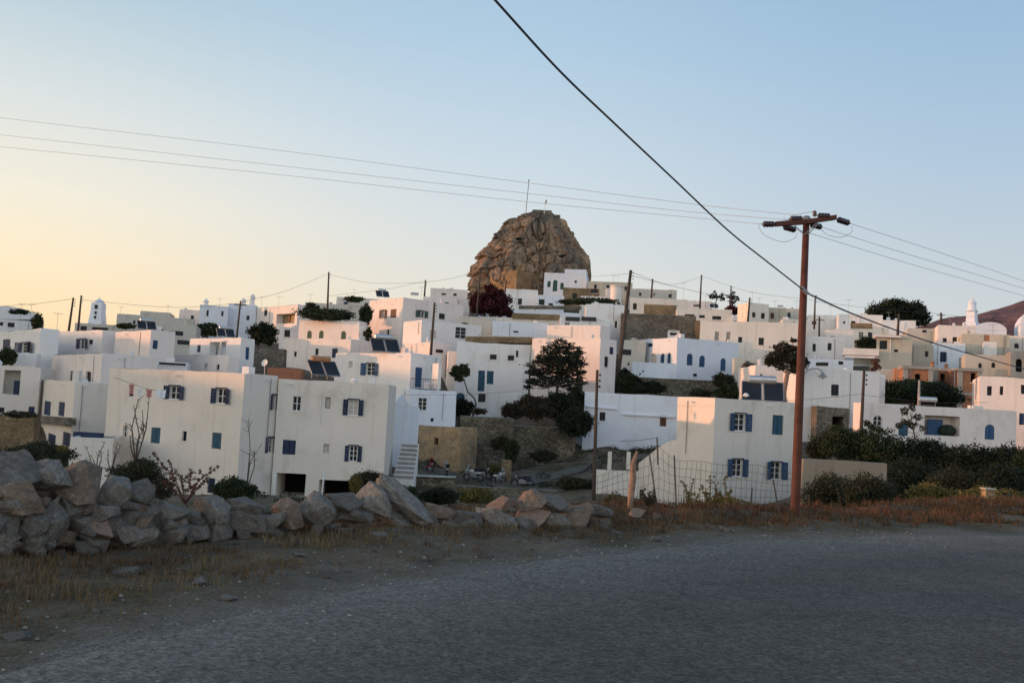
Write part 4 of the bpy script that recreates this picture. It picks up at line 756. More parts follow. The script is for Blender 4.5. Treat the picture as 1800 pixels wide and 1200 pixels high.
# ---------------------------------------------------------------- the rock and what stands on it
prof = [(500, 822, 1040), (460, 829, 1039), (448, 841, 1036), (435, 852, 1026), (416, 863, 1014), (402, 878, 1005), (390, 890, 996), (381, 906, 986), (376, 920, 978), (373, 932, 970)]
YR = 268; SCRUB = []
def rockmesh():
    lv = []
    for y, a_, b_ in prof:
        p, q = at(a_, y, YR), at(b_, y, YR); lv.append(((p.z+q.z)/2, (p.x+q.x)/2, (q.x-p.x)/2))
    lv = [(lv[0][0]-14, lv[0][1], lv[0][2]*1.1)]+lv; zs = [l[0] for l in lv]; NZ, NA = 130, 300; vs = []; fs = []
    for j in range(NZ+1):
        z = zs[0]+(zs[-1]-zs[0])*j/NZ; cx = np.interp(z, zs, [l[1] for l in lv]); r = np.interp(z, zs, [l[2] for l in lv])
        for k in range(NA):
            t = 2*math.pi*k/NA; ct, st = math.cos(t), math.sin(t)
            arc = Vector((ct*r, st*r*.8, z)); zz = z*.22
            q = Vector((ct*3.0+7, st*3.0, zz*.55)); c1 = noise.voronoi(q*1.1)[0]; col_ = c1[1]-c1[0]
            q2 = Vector((ct*r*.36+noise.noise(arc*.2)*.5, st*r*.36, z*.14+noise.noise(arc*.15)*.4)); c2 = noise.voronoi(q2)[0]; c3 = noise.voronoi(Vector((ct*r, st*r, z*.7))*.95)[0]
            hi = min(1, max(0, (z-zs[1])/(zs[-1]-zs[1])))
            blk = lambda v, sd: noise.cell(Vector((v.x*37.1+sd, v.y*29.3, v.z*41.7)))
            p1_ = noise.voronoi(q*1.1)[1][0]; p2_ = noise.voronoi(q2)[1][0]
            dsp = (min(col_, .12)-.12)*9*(1-.7*hi) + blk(p1_, 1)*1.9*(1-.6*hi) + (min(c2[1]-c2[0], .14)-.14)*8*(1-.4*hi) + blk(p2_, 5)*.9 + (min(c3[1]-c3[0], .2)-.2)*1.6 + noise.fractal(arc*.3, 1, 2, 4)*.4 - 1.3+.4*hi
            dsp += 1.6*(.5-((z+noise.noise(arc*.12)*3)/4.6) % 1.0)*max(0, -ct+.15)*(1-.4*hi)
            dsp *= min(1, r/7)
            rr = r+dsp; vs.append((cx+ct*rr, YR+st*rr*.8, z+(noise.noise(arc*.3)*.6+(min(c2[1]-c2[0], .4)-.2)*1.0)*(1-.8*hi)))
    for j in range(NZ):
        for k in range(NA): fs.append((j*NA+k, j*NA+(k+1) % NA, (j+1)*NA+(k+1) % NA, (j+1)*NA+k))
    top = len(vs); vs.append((lv[-1][1], YR, zs[-1]+.2))
    for k in range(NA): fs.append((NZ*NA+k, NZ*NA+(k+1) % NA, top))
    mb = MB(); mb.add(vs, fs); o = mb.build('rock_hill', 'crag'); return o
mat('crag', (.33, .225, .145), rough=.95, var=.45, scale=.25, c2=(.18, .155, .13), c2scale=.16, c2lo=.42, c2hi=.6, fine=(1.1, .22), bump=.8, bscale=1.0, bdist=.35)
tag(rockmesh(), 'steep brown-grey rock crag rising above the white town', kind='structure')
for (x, y, w_, h_, lb) in ((912, 420, 10, 4, 'small scrub patch in a cleft high on the crag face'), (988, 450, 9, 5, 'small scrub patch low on the right crag face')):
    SCRUB.append((x, y, w_, h_, lb))
smw = H('summit_wall', None, 936, 970, 368.5, 380, 265, -2, 'stone', 'squared masonry platform wall crowning the rock crag', [], dep=5, cat='wall', group=None, ext=.3, ctlz=False, par=.05, bev=0)
H('summit_wall', None, 968, 985, 377, 388, 266, -2, 'stone', 'lower step of masonry on the right shoulder of the crag summit', [], dep=5, cat='wall', group=None, ext=.3, ctlz=False, par=.05, bev=0)
H('castle_wall', 862, 909, 958, 475, 510, 252, 40, 'stone_ochre', 'ochre fortification wall at the left foot of the rock crag', [], cat='wall', group=None, par=.05, bev=.1)
p = at(924, 373, 262); fm = empty('radio_mast', p, 'tall thin mast with a small tip on the left of the crag summit', 'mast')
h_ = (373-317)*262/FPX; MB().tube([(0, 0, -1), (.45, 0, h_)], .11, 5).build('mast', 'metal', fm); MB().bx(.45, 0, h_+.2, .35, .3, .5).build('tip_box', 'metal', fm)
p = at(957, 369, 262); fm = empty('flagpole', p, 'short flagpole with a furled flag on the crag platform', 'flagpole')
h_ = 18*262/FPX; MB().tube([(0, 0, -1), (.2, 0, h_)], .08, 5).build('pole', 'frame_white', fm); MB().box((.32, 0, h_-.5), Vector((.22, 0, .05)), Vector((0, .1, 0)), Vector((.08, 0, .5))).build('flag', 'metal', fm)

# ---------------------------------------------------------------- foliage
def leaves(mb_name, m, clumps, n, size, parent=None, origin=(0, 0, 0), seed=1, thin=.5, flat=0):
    """leaf quads spread through uneven clumps (centre, rx, ry, rz)"""
    rs = np.random.RandomState(seed); vol = np.array([c[1]*c[2]*c[3] for c in clumps])**.67; ps = []
    for (c, rx, ry, rz), v in zip(clumps, vol/vol.sum()):
        k = max(20, int(n*v)); d = rs.normal(size=(k, 3)); d /= np.linalg.norm(d, axis=1)[:, None]
        r = rs.uniform(.35, 1.0, k)**.45
        lump = 1+.30*np.sin(d[:, 0]*4+c[0]*3)*np.cos(d[:, 2]*5+c[1])+.14*np.sin(d[:, 1]*9+d[:, 0]*7+seed)
        r = r*lump*np.where(rs.uniform(size=k) < .1, rs.uniform(1.05, 1.32, k), rs.uniform(.82, 1.1, k))
        ps.append(np.array(c)[None]+d*r[:, None]*np.array([rx, ry, rz])[None])
    P = np.vstack(ps); k = len(P)
    f = np.sin(P[:, 0]*2.2/size*.12+seed)*np.sin(P[:, 1]*2.0/size*.12)*np.sin(P[:, 2]*2.6/size*.12+2)
    P = P[f > -.72]; k = len(P)
    a = rs.normal(size=(k, 3)); a /= np.linalg.norm(a, axis=1)[:, None]; b = rs.normal(size=(k, 3)); b -= (b*a).sum(1)[:, None]*a; b /= np.linalg.norm(b, axis=1)[:, None]
    if flat: a[:, 2] *= 1-flat; b[:, 2] *= 1-flat
    s = size*rs.uniform(.55, 1.3, k)[:, None]; a = a*s; b = b*s*.6
    V = np.stack([P-a, P-b*.9, P+a, P+b], 1).reshape(-1, 3)-np.array(origin)[None]
    me = bpy.data.meshes.new(mb_name); me.vertices.add(len(V)); me.vertices.foreach_set('co', V.ravel())
    me.loops.add(4*k); me.loops.foreach_set('vertex_index', np.arange(4*k)); me.polygons.add(k); me.polygons.foreach_set('loop_start', np.arange(k)*4); me.polygons.foreach_set('loop_total', np.full(k, 4))
    me.update(calc_edges=True); me.materials.append(MATS[m]); o = bpy.data.objects.new(mb_name, me); col.objects.link(o)
    if parent: o.parent = parent
    else: o.location = origin
    return o
SEED = [10]
def pc(px, py, w_, h_, Y, dy=.8):
    p = at(px, py, Y); return (tuple(p), w_*Y/FPX/2, max(w_, h_)*Y/FPX/2*dy, h_*Y/FPX/2)
def bush(px, py, w_, h_, Y, m, label, name='bush', cat='bush', group='shrubs among the houses', n=None, sub=5, size=None, dense=1, dy=.8):
    SEED[0] += 1; rs = random.Random(SEED[0]); W = w_*Y/FPX
    cl = [pc(px, py, w_*.88, h_*.88, Y, dy)]
    for k in range(sub):
        t = 2*math.pi*(k+rs.random()*.6)/sub; cl.append(pc(px+math.cos(t)*w_*.27, py-math.sin(t)*h_*.25, w_*rs.uniform(.45, .62), h_*rs.uniform(.45, .65), Y+rs.uniform(-.25, .25)*W*dy, dy))
    size = size or max(.03, .00125*Y); n = n or int(min(9000, max(500, 6.5*dense*w_*h_*(Y/FPX)**2/(size*size)*1.6)))
    base = at(px, py+h_/2, Y); o = leaves(name, m, cl, n, size, None, base, SEED[0]); tag(o, label, cat, group); return o
def tree(px_base, py_base, px_top, py_top, Y, clumps, m, label, name='tree', bark='bark', r0=.2, n=4000, size=None, limbs=True, group=None, flat=0, bend=None, thin=.5):
    b = at(px_base, py_base, Y); t = at(px_top, py_top, Y); r = empty(name, b, label, 'tree', group); SEED[0] += 1
    pts = [b-Z*1.0, b]+([at(x, y, Y) for x, y in bend] if bend else [b.lerp(t, .5)+Vector((r0*.6, 0, 0))])+[t]
    mb = MB().tube(pts, [r0*1.25, r0]+[r0*(.85-.4*k/(len(pts)-2)) for k in range(len(pts)-3)]+[r0*.35], 9)
    cl = [pc(*c[:4], Y+(c[4] if len(c) > 4 else 0)) for c in clumps]
    tr = mb.build('trunk', bark, r, b, smooth=True)
    if limbs:
        lm = MB(); S = pts[1:]
        for k, c in enumerate(cl):
            cc = Vector(c[0]); f = min(.92, max(.25, (cc.z-b.z)/(t.z-b.z+.01)*.75)); i = f*(len(S)-1); s0 = S[int(i)].lerp(S[min(int(i)+1, len(S)-1)], i-int(i)); mid = s0.lerp(cc, .5)-Z*.1*(cc-s0).length
            lm.tube([s0, mid, cc], [r0*.42, r0*.28, r0*.1], 6)
        lm.build('limbs', bark, r, b, smooth=True)
    leaves('crown', m, cl, n, size or .0016*Y, r, b, SEED[0], flat=flat, thin=thin); return r
# ---- individual trees
tree(978, 700, 984, 606, 97, [(987, 606, 40, 20), (968, 615, 36, 17), (1006, 616, 36, 18, 1), (990, 626, 60, 22), (975, 634, 56, 20, 1), (1008, 632, 40, 22, -1), (958, 628, 34, 12, -1), (1018, 620, 22, 9), (950, 643, 46, 20), (985, 643, 64, 24, -1), (1017, 640, 30, 16), (938, 655, 30, 13), (965, 660, 56, 20, 1), (1000, 658, 54, 24), (1022, 654, 20, 9), (932, 670, 26, 11), (955, 673, 46, 16, -1), (990, 673, 40, 16), (1017, 673, 28, 13), (928, 680, 18, 7), (1006, 684, 22, 9)],
     'leaf_pine', 'dark spreading pine with layered branches in the town centre', 'pine_tree', r0=.16, n=17000, size=.12, flat=.25, thin=.35)
tree(1378, 690, 1385, 622, 84, [(1365, 628, 34, 26), (1392, 628, 36, 26), (1378, 612, 34, 20), (1408, 638, 26, 22), (1352, 634, 18, 16), (1395, 598, 12, 7), (1394, 612, 16, 10), (1372, 645, 22, 12), (1398, 648, 24, 14)],
     'leaf_brown', 'dark brown-leaved tree with pale forked limbs left of the red utility pole', 'pruned_tree', 'bark_pale', r0=.22, n=8000, size=.11)
tree(832, 722, 812, 660, 96, [(806, 652, 26, 18), (815, 646, 18, 14), (798, 657, 16, 12), (820, 655, 14, 14), (807, 666, 16, 8)], 'leaf_green', 'small leaning tree with a curving bare trunk beside the teal door', 'leaning_tree', r0=.10, n=2600, size=.11,
     bend=[(837, 712), (834, 700), (822, 688), (817, 672)], limbs=False)
tree(1578, 575, 1578, 548, 195, [(1560, 550, 60, 34), (1590, 550, 64, 36), (1575, 540, 60, 28), (1540, 556, 40, 26), (1612, 546, 34, 32), (1622, 560, 26, 22), (1600, 562, 50, 20)], 'leaf_dark', 'large dark round-crowned tree on the right skyline', 'round_tree', r0=.4, n=15000, size=.26)
tree(1258, 534, 1260, 516, 212, [(1252, 521, 15, 9), (1264, 519, 16, 12), (1259, 514, 10, 6), (1270, 525, 9, 7)], 'leaf_dark', 'small airy skyline tree, left of the pair right of the rock', 'skyline_tree', r0=.12, n=420, size=.24, group=None)
tree(1288, 538, 1289, 520, 212, [(1283, 521, 14, 8), (1293, 524, 14, 9), (1289, 515, 8, 6), (1286, 531, 16, 7)], 'leaf_dark', 'small airy skyline tree, right of the pair right of the rock', 'skyline_tree', r0=.12, n=380, size=.24, group=None)
tree(862, 556, 862, 512, 152, [(862, 533, 62, 42), (845, 538, 36, 34), (880, 545, 38, 26), (872, 518, 36, 26), (862, 508, 20, 16), (834, 532, 16, 30), (895, 550, 18, 16)], 'leaf_wine', 'large wine-red bougainvillea tree at the left foot of the rock', 'bougainvillea', r0=.25, n=11000, size=.2)
tree(1612, 800, 1600, 724, 60, [(1590, 723, 14, 16), (1604, 716, 14, 14), (1613, 733, 16, 12), (1592, 741, 16, 12), (1604, 748, 16, 12), (1580, 748, 14, 10), (1620, 752, 12, 10)], 'leaf_olive', 'thin airy sapling rising from the hedge before the bungalow', 'sapling', r0=.05, n=1300, size=.065)
tree(1534, 800, 1526, 745, 58, [(1524, 744, 12, 12), (1534, 752, 14, 10), (1546, 756, 14, 10), (1518, 760, 14, 12)], 'leaf_olive', 'short airy sapling rising from the hedge at the bungalow left end', 'sapling', r0=.04, n=900, size=.065)
tree(1536, 668, 1540, 640, 90, [(1539, 636, 12, 14), (1543, 646, 12, 10), (1534, 650, 10, 8)], 'leaf_red', 'slender pink-flowering tree below the curved balcony', 'flowering_tree', r0=.07, n=350, size=.12)
# ---- shrubs and hedges
B = bush
for x, y, w_, h_, lb in SCRUB: B(x, y, w_, h_, 268-17 if y > 430 else (268-13.5 if y > 400 else 264), 'leaf_dark', lb, name='crag_scrub', group='scrub patches on the crag', n=260, size=.3)
B(462, 588, 52, 40, 152, 'leaf_dark', 'dark grey-green tree-like shrub left of the white pergola yard')
B(366, 579, 44, 24, 160, 'leaf_green', 'mid-green shrub below the white skyline houses')
B(13, 627, 30, 34, 94, 'leaf_green', 'rounded dark green shrub cut by the left edge')
B(66, 568, 20, 34, 124, 'leaf_green', 'climbing plant on the vaulted house right end', name='climbing_plant')
B(33, 548, 34, 9, 126, 'leaf_dark', 'grey-green plants lying over the vaulted roof front')
B(222, 573, 34, 10, 152, 'leaf_green', 'low green shrub behind the pink cube roof')
B(573, 553, 96, 20, 143, 'leaf_green', 'long flat ivy canopy over the green arched shutters', name='ivy_canopy', sub=8, dense=1.2)
B(548, 545, 30, 26, 150, 'leaf_dark', 'tufted darker shrub above the left of the ivy canopy')
B(643, 553, 24, 34, 142, 'leaf_green', 'dark ivy hanging between the grey house and the tall pink house', name='ivy_canopy')
B(648, 588, 12, 30, 136, 'leaf_green', 'narrow climbing plant on the shaded edge of the tall pink house', name='climbing_plant')
B(622, 526, 36, 10, 196, 'leaf_green', 'low shrub on the cream skyline roofs left of the tall pink house')
B(815, 717, 38, 30, 98, 'leaf_dark', 'round clipped-looking shrub below the leaning tree')
B(842, 723, 28, 10, 97, 'leaf_brown', 'low brown weeds at the foot of the old white wall')
B(1150, 530, 60, 3, 208, 'leaf_green', 'thin line of plants on the cream house roof right of the black pole')
B(1045, 530, 90, 11, 200, 'leaf_green', 'low green shrubs between roofs right of the wine-red tree', sub=8)
B(1005, 531, 50, 8, 205, 'leaf_dark', 'dark low shrub row below the ochre ruin')
B(940, 716, 70, 44, 93, 'leaf_brown', 'broad brownish dark shrub under the pine tree', dense=1.2)
B(985, 712, 60, 52, 94, 'leaf_dark', 'tall dark shrub directly beneath the pine trunk', dense=1.2)
B(1012, 742, 64, 52, 91, 'leaf_dark', 'dark rounded shrub touching the barn left end', dense=1.3)
B(900, 722, 40, 26, 94, 'leaf_brown', 'low brown scrub at the top of the rubble wall')
B(1015, 706, 34, 50, 96, 'leaf_dark', 'upright dark shrub between the pine and the barn')
B(1106, 674, 46, 38, 104, 'leaf_green', 'dark green shrub at the left end of the terrace wall')
B(1140, 681, 60, 24, 103, 'leaf_dark', 'low spreading dark shrub against the terrace wall')
B(1098, 660, 20, 24, 106, 'leaf_dark', 'small round shrub by the leaning black pole foot')
B(1272, 668, 40, 26, 105, 'leaf_olive', 'olive scrub on the terrace wall below the arched shutters')
B(1285, 690, 60, 30, 101, 'leaf_green', 'green scrub behind the roof of the tall white house', dense=.9)
B(1318, 655, 30, 50, 112, 'leaf_olive', 'tall olive scrub on the slope right of the arched house')
B(1232, 692, 40, 20, 102, 'leaf_olive', 'thin scrub behind the sunlit top of the tall white house', dense=.7)
B(1560, 690, 110, 44, 92, 'leaf_green', 'left lobe of the dark green tree mass above the bungalow roof', dense=1.3, sub=8)
B(1640, 696, 110, 46, 92, 'leaf_dark', 'right lobe of the dark green tree mass below the brick building', dense=1.3, sub=8)
B(1610, 682, 90, 30, 94, 'leaf_green', 'top lobe of the dark green tree mass under the brick windows', dense=1.2)
B(1525, 605, 38, 26, 119, 'leaf_dark', 'green pergola vine beside the curved balcony', name='climbing_plant')
B(1288, 545, 22, 18, 175, 'leaf_wine', 'small dark red shrub under the skyline trees')
HGp = 'garden hedge plants in front of the bungalow'
for (x, y, w_, h_, Y, m, lb) in ((1480, 780, 90, 60, 58, 'leaf_green', 'green hedge shrub just right of the red pole before the stone shed'), (1545, 790, 100, 70, 57, 'leaf_green', 'broad hedge shrub under the bungalow arched window'),
    (1620, 800, 100, 64, 57, 'leaf_dark', 'dark hedge shrub under the blue bungalow shutter'), (1690, 812, 110, 60, 56, 'leaf_dark', 'dark hedge shrub below the bungalow veranda'), (1762, 810, 100, 56, 55, 'leaf_dark', 'dark hedge shrub below the bungalow right end'), (1815, 815, 70, 60, 54, 'leaf_green', 'hedge shrub cut by the right edge'),
    (1600, 850, 120, 80, 50, 'leaf_dark', 'deep shaded shrub over the half-hidden car'), (1680, 862, 120, 76, 48, 'leaf_olive', 'olive shrub in front of the dark hedge, centre'), (1765, 850, 110, 70, 46, 'leaf_dark', 'dark shrub low at the right behind the rust grass'), (1640, 880, 70, 50, 42, 'leaf_olive', 'low olive weeds before the hidden car'),
    (1440, 790, 46, 40, 60, 'leaf_olive', 'sparse olive shrub immediately right of the red pole')):
    B(x, y, w_, h_, Y, m, lb, name='hedge_shrub', cat='shrub', group=HGp, dense=1.1, sub=7)
B(1462, 872, 108, 80, 40, 'leaf_olive', 'olive-brown shrub before the beige wall, nearer the pole', dense=.8, sub=8)
B(1526, 870, 90, 76, 38, 'leaf_olive', 'olive-brown shrub before the beige wall right end', dense=.8, sub=8)
B(1780, 885, 80, 46, 34, 'leaf_yellow', 'yellow-green weeds at the right edge behind rust grass', dense=.8)
B(1700, 900, 80, 36, 32, 'leaf_rust', 'rusty low shrub right of centre beyond the road', dense=.8)
B(1640, 872, 90, 46, 40, 'leaf_yellow', 'tall dry yellowish weeds before the dark hedge, left of the stone post', dense=.5)
B(1728, 872, 80, 36, 37, 'leaf_yellow', 'tall dry yellowish weeds just behind the stone post', dense=.5)
B(655, 846, 60, 36, 44, 'leaf_olive', 'olive green shrub at the right foot of the garage block')
B(625, 852, 22, 36, 42, 'leaf_yellow', 'small yellow-green shrub before the right garage opening')
B(700, 866, 70, 34, 46, 'leaf_green', 'green weeds behind the big tilted slab')
B(770, 872, 70, 30, 48, 'leaf_dark', 'dark weeds under the scooters parking wall')
B(838, 872, 60, 30, 50, 'leaf_yellow', 'yellow-green weeds under the motorcycles wall')
B(880, 778, 40, 26, 87, 'leaf_olive', 'olive weeds on the rubble wall face, left', dense=.5)
B(955, 800, 50, 24, 88, 'leaf_olive', 'olive weeds at the foot of the rubble wall, right', dense=.5)
B(900, 792, 24, 40, 83, 'leaf_green', 'leafy green plant above the stone gatepost')
B(866, 826, 24, 20, 82, 'leaf_yellow', 'pale flowering weed behind the white motorcycle')
B(1080, 885, 46, 30, 25, 'leaf_yellow', 'spiky yellow-green plant left of the weathered log post', size=.035)
B(1130, 892, 34, 34, 24, 'leaf_olive', 'grey-green plant right of the weathered log post', size=.03)
B(1275, 890, 90, 40, 25, 'leaf_yellow', 'dry yellowish weeds behind the wire fence', size=.03, dense=.5)
B(413, 862, 76, 42, 30, 'leaf_green', 'dense round green shrub before the pink block corner', dense=1.5)
B(240, 832, 90, 52, 25, 'leaf_olive', 'olive and rust shrub behind the stone wall, left', dense=1.2)
B(285, 858, 40, 44, 24, 'leaf_brown', 'rust-brown shrub beside the reddish sprigs', dense=.5)
B(70, 800, 130, 44, 34, 'leaf_olive', 'olive shrub behind the stone wall at far left', dense=1.0)
B(110, 787, 20, 9, 33, 'leaf_yellow', 'tiny bright yellow plant behind the stone wall')
B(35, 728, 60, 12, 64, 'leaf_brown', 'dark dry plants along the top of the brown retaining wall')
B(1015, 850, 80, 24, 62, 'leaf_olive', 'sparse weeds at the bend of the dirt road')
# ---- twiggy plants
def twigs(base, tips, Y, label, name, m='bark', lm=None, r=.012, lsize=.03, nl=14, rnd=3, seed=5):
    rs = random.Random(seed); b = at(*base, Y); root = empty(name, b, label, 'plant'); mb = MB(); cl = []
    for tx, ty in tips:
        t = at(tx, ty, Y+rs.uniform(-.3, .3)); mid = b.lerp(t, .5)+Vector((rs.uniform(-1, 1), 0, rs.uniform(0, 1)))*(t-b).length*.1; mb.tube([b, mid, t], [r*1.5, r, r*.5], 5)
        for k in range(5):
            f = rs.uniform(.35, 1); p = b.lerp(mid, f*2) if f < .5 else mid.lerp(t, f*2-1); q = p+Vector((rs.uniform(-1, 1), rs.uniform(-.5, .5), rs.uniform(.2, 1)))*(t-b).length*.14; mb.tube([p, q], [r*.7, r*.3], 4)
            if lm: cl.append((tuple(q), lsize*1.7, lsize*1.7, lsize*1.7))
        if lm:
            for k in range(6): q = mid.lerp(t, k/5); cl.append((tuple(q), lsize*1.5, lsize*1.5, lsize*1.5))
    mb.build('stems', m, root, b)
    if lm: leaves('leaves', lm, cl, nl*len(cl), lsize, root, b, seed)
twigs((325, 885), [(270, 797), (300, 815), (335, 826), (345, 850), (318, 840), (383, 820), (362, 842), (290, 850)], 14.5, 'reddish leafy sprigs growing out of the stone wall before the pink block', 'wild_sprigs', 'leaf_red', 'leaf_red', .007, .016, 4, seed=8)
twigs((238, 815), [(243, 700), (235, 712), (258, 740), (228, 765), (250, 720), (262, 700)], 40, 'tall bare sapling before the left windows of the pink block', 'bare_sapling', 'bark', None, .025, seed=4)
twigs((168, 832), [(152, 785), (185, 775), (160, 800), (178, 790)], 24, 'bare twiggy plant behind the stone wall, left of the shrub', 'bare_sapling', 'bark', None, .012, seed=9)
twigs((195, 832), [(207, 775), (190, 790), (213, 780)], 25, 'bare twiggy plant behind the stone wall, beside the shrub', 'bare_sapling', 'bark', None, .012, seed=11)
twigs((433, 862), [(437, 735), (460, 780), (447, 790)], 40, 'thin bare branch before the corner of the pink block', 'bare_sapling', 'bark', None, .02, seed=12)
twigs((1145, 905), [(1128, 862), (1140, 868), (1150, 860), (1135, 880)], 20.5, 'small dark weed beside the leaning fence stake', 'dry_weed', 'bark', 'leaf_brown', .006, .02, 4, seed=13)
for k, (x, y) in enumerate(((1215, 905), (1245, 905), (1270, 905))):
    twigs((x, y), [(x-12, y-52), (x+4, y-62), (x+15, y-45), (x-4, y-40)], 20.8+.2*k, ('dry pale weed behind the fence, leftmost of three', 'dry pale weed behind the fence, middle of three', 'dry pale weed behind the fence, rightmost of three')[k], 'dry_weed', 'straw', 'leaf_yellow', .005, .018, 3, seed=20+k)

# ---------------------------------------------------------------- utility poles and wires
def sagwire(pts, r, m='wire', name='wire', n=24, pre=(), post=()):
    """curve through pixel/depth points (px,py,Y) with quadratic blending"""
    P = [Vector(p) for p in pre]+[at(*p) for p in pts]+[Vector(p) for p in post]; out_ = []
    for i in range(len(P)-1):
        p0 = P[max(i-1, 0)]; p1 = P[i]; p2 = P[i+1]; p3 = P[min(i+2, len(P)-1)]
        if i == 0: p0 = p1*2-p2
        if i == len(P)-2: p3 = p2*2-p1
        for k in range(n):
            t = k/n; out_.append(.5*((2*p1)+(p2-p0)*t+(2*p0-5*p1+4*p2-p3)*t*t+(3*p1-p0-3*p2+p3)*t**3))
    out_.append(P[-1]); return MB().tube(out_, r, 5, cap=False).build(name, m, None, P[0])
def vpole(xt, yt, xb, yb, Y, label, r=.13, arm=False, m='wood_pole'):
    b = at(xb, yb, Y); t = at(xt, yt, Y); root = empty('utility_pole', b, label, 'utility pole', 'wooden utility poles in the town'); d = (t-b)
    MB().tube([b-d.normalized()*2.5, b, t], [r*1.25, r*1.2, r*.85], 8).build('shaft', m, root, b, smooth=True)
    mb = MB()
    if arm: mb.box(t-Z*.5, Vector((.75, .1, 0)), Vector((0, .06, 0)), Z*.06)
    for k in range(3): mb.lathe(t+Vector((r+.08, 0, -.3-.35*k)), [(.03, -.06), (.07, -.03), (.07, .04), (.02, .08)], 6)
    mb.build('insulators', 'insulator', root, b); return t
vpole(129, 523, 121, 580, 118, 'leaning wooden pole at the left skyline, left of a close pair', .13)
vpole(143, 519, 138, 572, 140, 'wooden pole at the left skyline, right of a close pair', .14)
vpole(423, 529, 416, 592, 125, 'dark pole before the white chimneyed skyline houses', .12, True)
vpole(578, 478, 576, 533, 170, 'tall thin pole standing alone on the skyline left of the rock', .15)
vpole(748, 492, 746, 522, 160, 'short pole on the tall pink house skyline', .13)
vpole(764, 532, 757, 626, 105, 'dark pole before the white-barred window house', .13)
vpole(845, 470, 838, 552, 150, 'thin pole before the wine-red tree', .13)
vpole(890, 492, 887, 520, 190, 'small pole at the right side of the wine-red tree', .13, True)
vpole(1109, 475, 1087, 655, 110, 'long leaning dark pole at the left of the stone retaining wall', .2)
vpole(1104, 503, 1099, 560, 112, 'shorter dark pole close beside the long leaning pole', .14)
vpole(1147, 490, 1145, 521, 200, 'small dark pole on the skyline right of the long leaning pole', .17)
vpole(1233, 483, 1231, 526, 190, 'slim pole on the skyline left of the feathery trees', .15)
vpole(1285, 502, 1284, 545, 185, 'slim pole between the feathery skyline trees', .12)
vpole(1318, 523, 1314, 571, 150, 'dark pole before the upright cream skyline house', .15)
vpole(1433, 520, 1432, 552, 160, 'small pole just right of the red pole at the skyline', .13)
vpole(1440, 556, 1440, 582, 140, 'short black cross-shaped pole on the white roofs', .12, True)
vpole(1580, 551, 1578, 587, 125, 'dark pole above the balcony house before the round tree', .16)
vpole(1654, 549, 1654, 572, 170, 'short pole on the skyline before the brown hill', .17, True)
vpole(1050, 650, 1044, 858, 58, 'dark reddish pole standing before the barn', .10)
vpole(1519, 652, 1513, 768, 72, 'dark reddish pole at the left end of the bungalow', .12)
vpole(1616, 668, 1615, 710, 78, 'grey stub pole behind the bungalow roof', .1, m='concrete')
# main pole
YP = 22.0
b = at(1397, 909, YP); t = at(1417.5, 386, YP); mp = empty('utility_pole', b, 'tall reddish tarred utility pole with crossarm beside the road', 'utility pole')
MB().tube([b-Z*.8, b, b.lerp(t, .5), t+Z*.05], [.110, .107, .092, .072], 20).build('shaft', 'tarred_pole', mp, b, smooth=True)
def pp(x, y, dy=0): return at(x, y, YP+dy)
arm = MB(); A0, A1, A2 = pp(1362, 394, -.14), pp(1417, 390, -.14), pp(1470, 382, -.14)
for p, q in ((A0, A1), (A1, A2)): arm.box((p+q)/2, (q-p)/2, Vector((0, .05, 0)), Z*.055)
arm.build('crossarm', 'tarred_pole', mp, b, bevel=.01)
br = MB()
for (x0, y0, x1, y1) in ((1397, 397, 1414, 413), (1434, 393, 1414, 413), (1438, 394, 1420, 412)): br.tube([pp(x0, y0, -.2), pp(x1, y1, -.12)], .012, 5)
br.build('brace', 'metal', mp, b)
def insul(x0, y0, x1, y1, r, dy0=-.14, dy1=-.14):
    p, q = pp(x0, y0, dy0), pp(x1, y1, dy1); pts = []; rr = []
    for k in range(9): pts.append(p.lerp(q, k/8)); rr.append(r*(.55 if k in (0, 8) else (1.0 if k % 2 else .82)))
    MB().tube([p.lerp(q, -.15), q.lerp(p, -.15)], .015, 5).build('insulator_pin', 'metal', MB().tube(pts, rr, 12).build('insulator', 'insulator', mp, b, smooth=True), b)
insul(1361, 394, 1341, 394, .074); insul(1379, 399, 1397, 404, .074, -.1, .2); insul(1389, 385, 1410, 384, .07); insul(1438, 379, 1459, 380, .07); insul(1426, 395, 1443, 399, .072, 0, .25); insul(1473, 386, 1492, 392, .074, -.14, .1); insul(1432, 380, 1432, 371, .05)
MB().lathe(t, [(.11, -.1), (.11, .02), (.06, .08), (.02, .09)], 12).build('pole_cap', 'metal', mp, b)
for nm, pts in (('jumper_wire', [(1336, 393), (1334, 399), (1345, 414), (1375, 425), (1396, 419), (1402, 408)]), ('jumper_wire', [(1443, 403), (1455, 413), (1478, 417), (1497, 408), (1497, 397)]), ('jumper_wire', [(1378, 381), (1380, 387), (1392, 386)]), ('jumper_wire', [(1391, 379), (1412, 375), (1430, 371)])):
    o = sagwire([(x, y, YP-.1) for x, y in pts], .006, 'power_line', nm, 6); o.location = o.location-b; o.parent = mp
def wire(o, label, cat='power line', group=None): tag(o, label, cat, group)
WG = 'overhead power lines'
wire(sagwire([(-1000, 70, 52), (-150, 186, 34), (0, 207, 32), (470, 262, 28.6), (900, 318, 25.8), (1220, 359, 23.6), (1400, 378, 22)], .006, 'power_line', 'power_line'), 'uppermost thin line running from the left edge to the crossarm', group=WG)
wire(sagwire([(-1000, 128, 52), (-150, 221, 34), (0, 237, 32), (470, 289, 28.6), (900, 337, 25.8), (1180, 369, 23.8), (1389, 387, 22)], .006, 'power_line', 'power_line'), 'middle of the three thin lines from the left edge to the crossarm', group=WG)
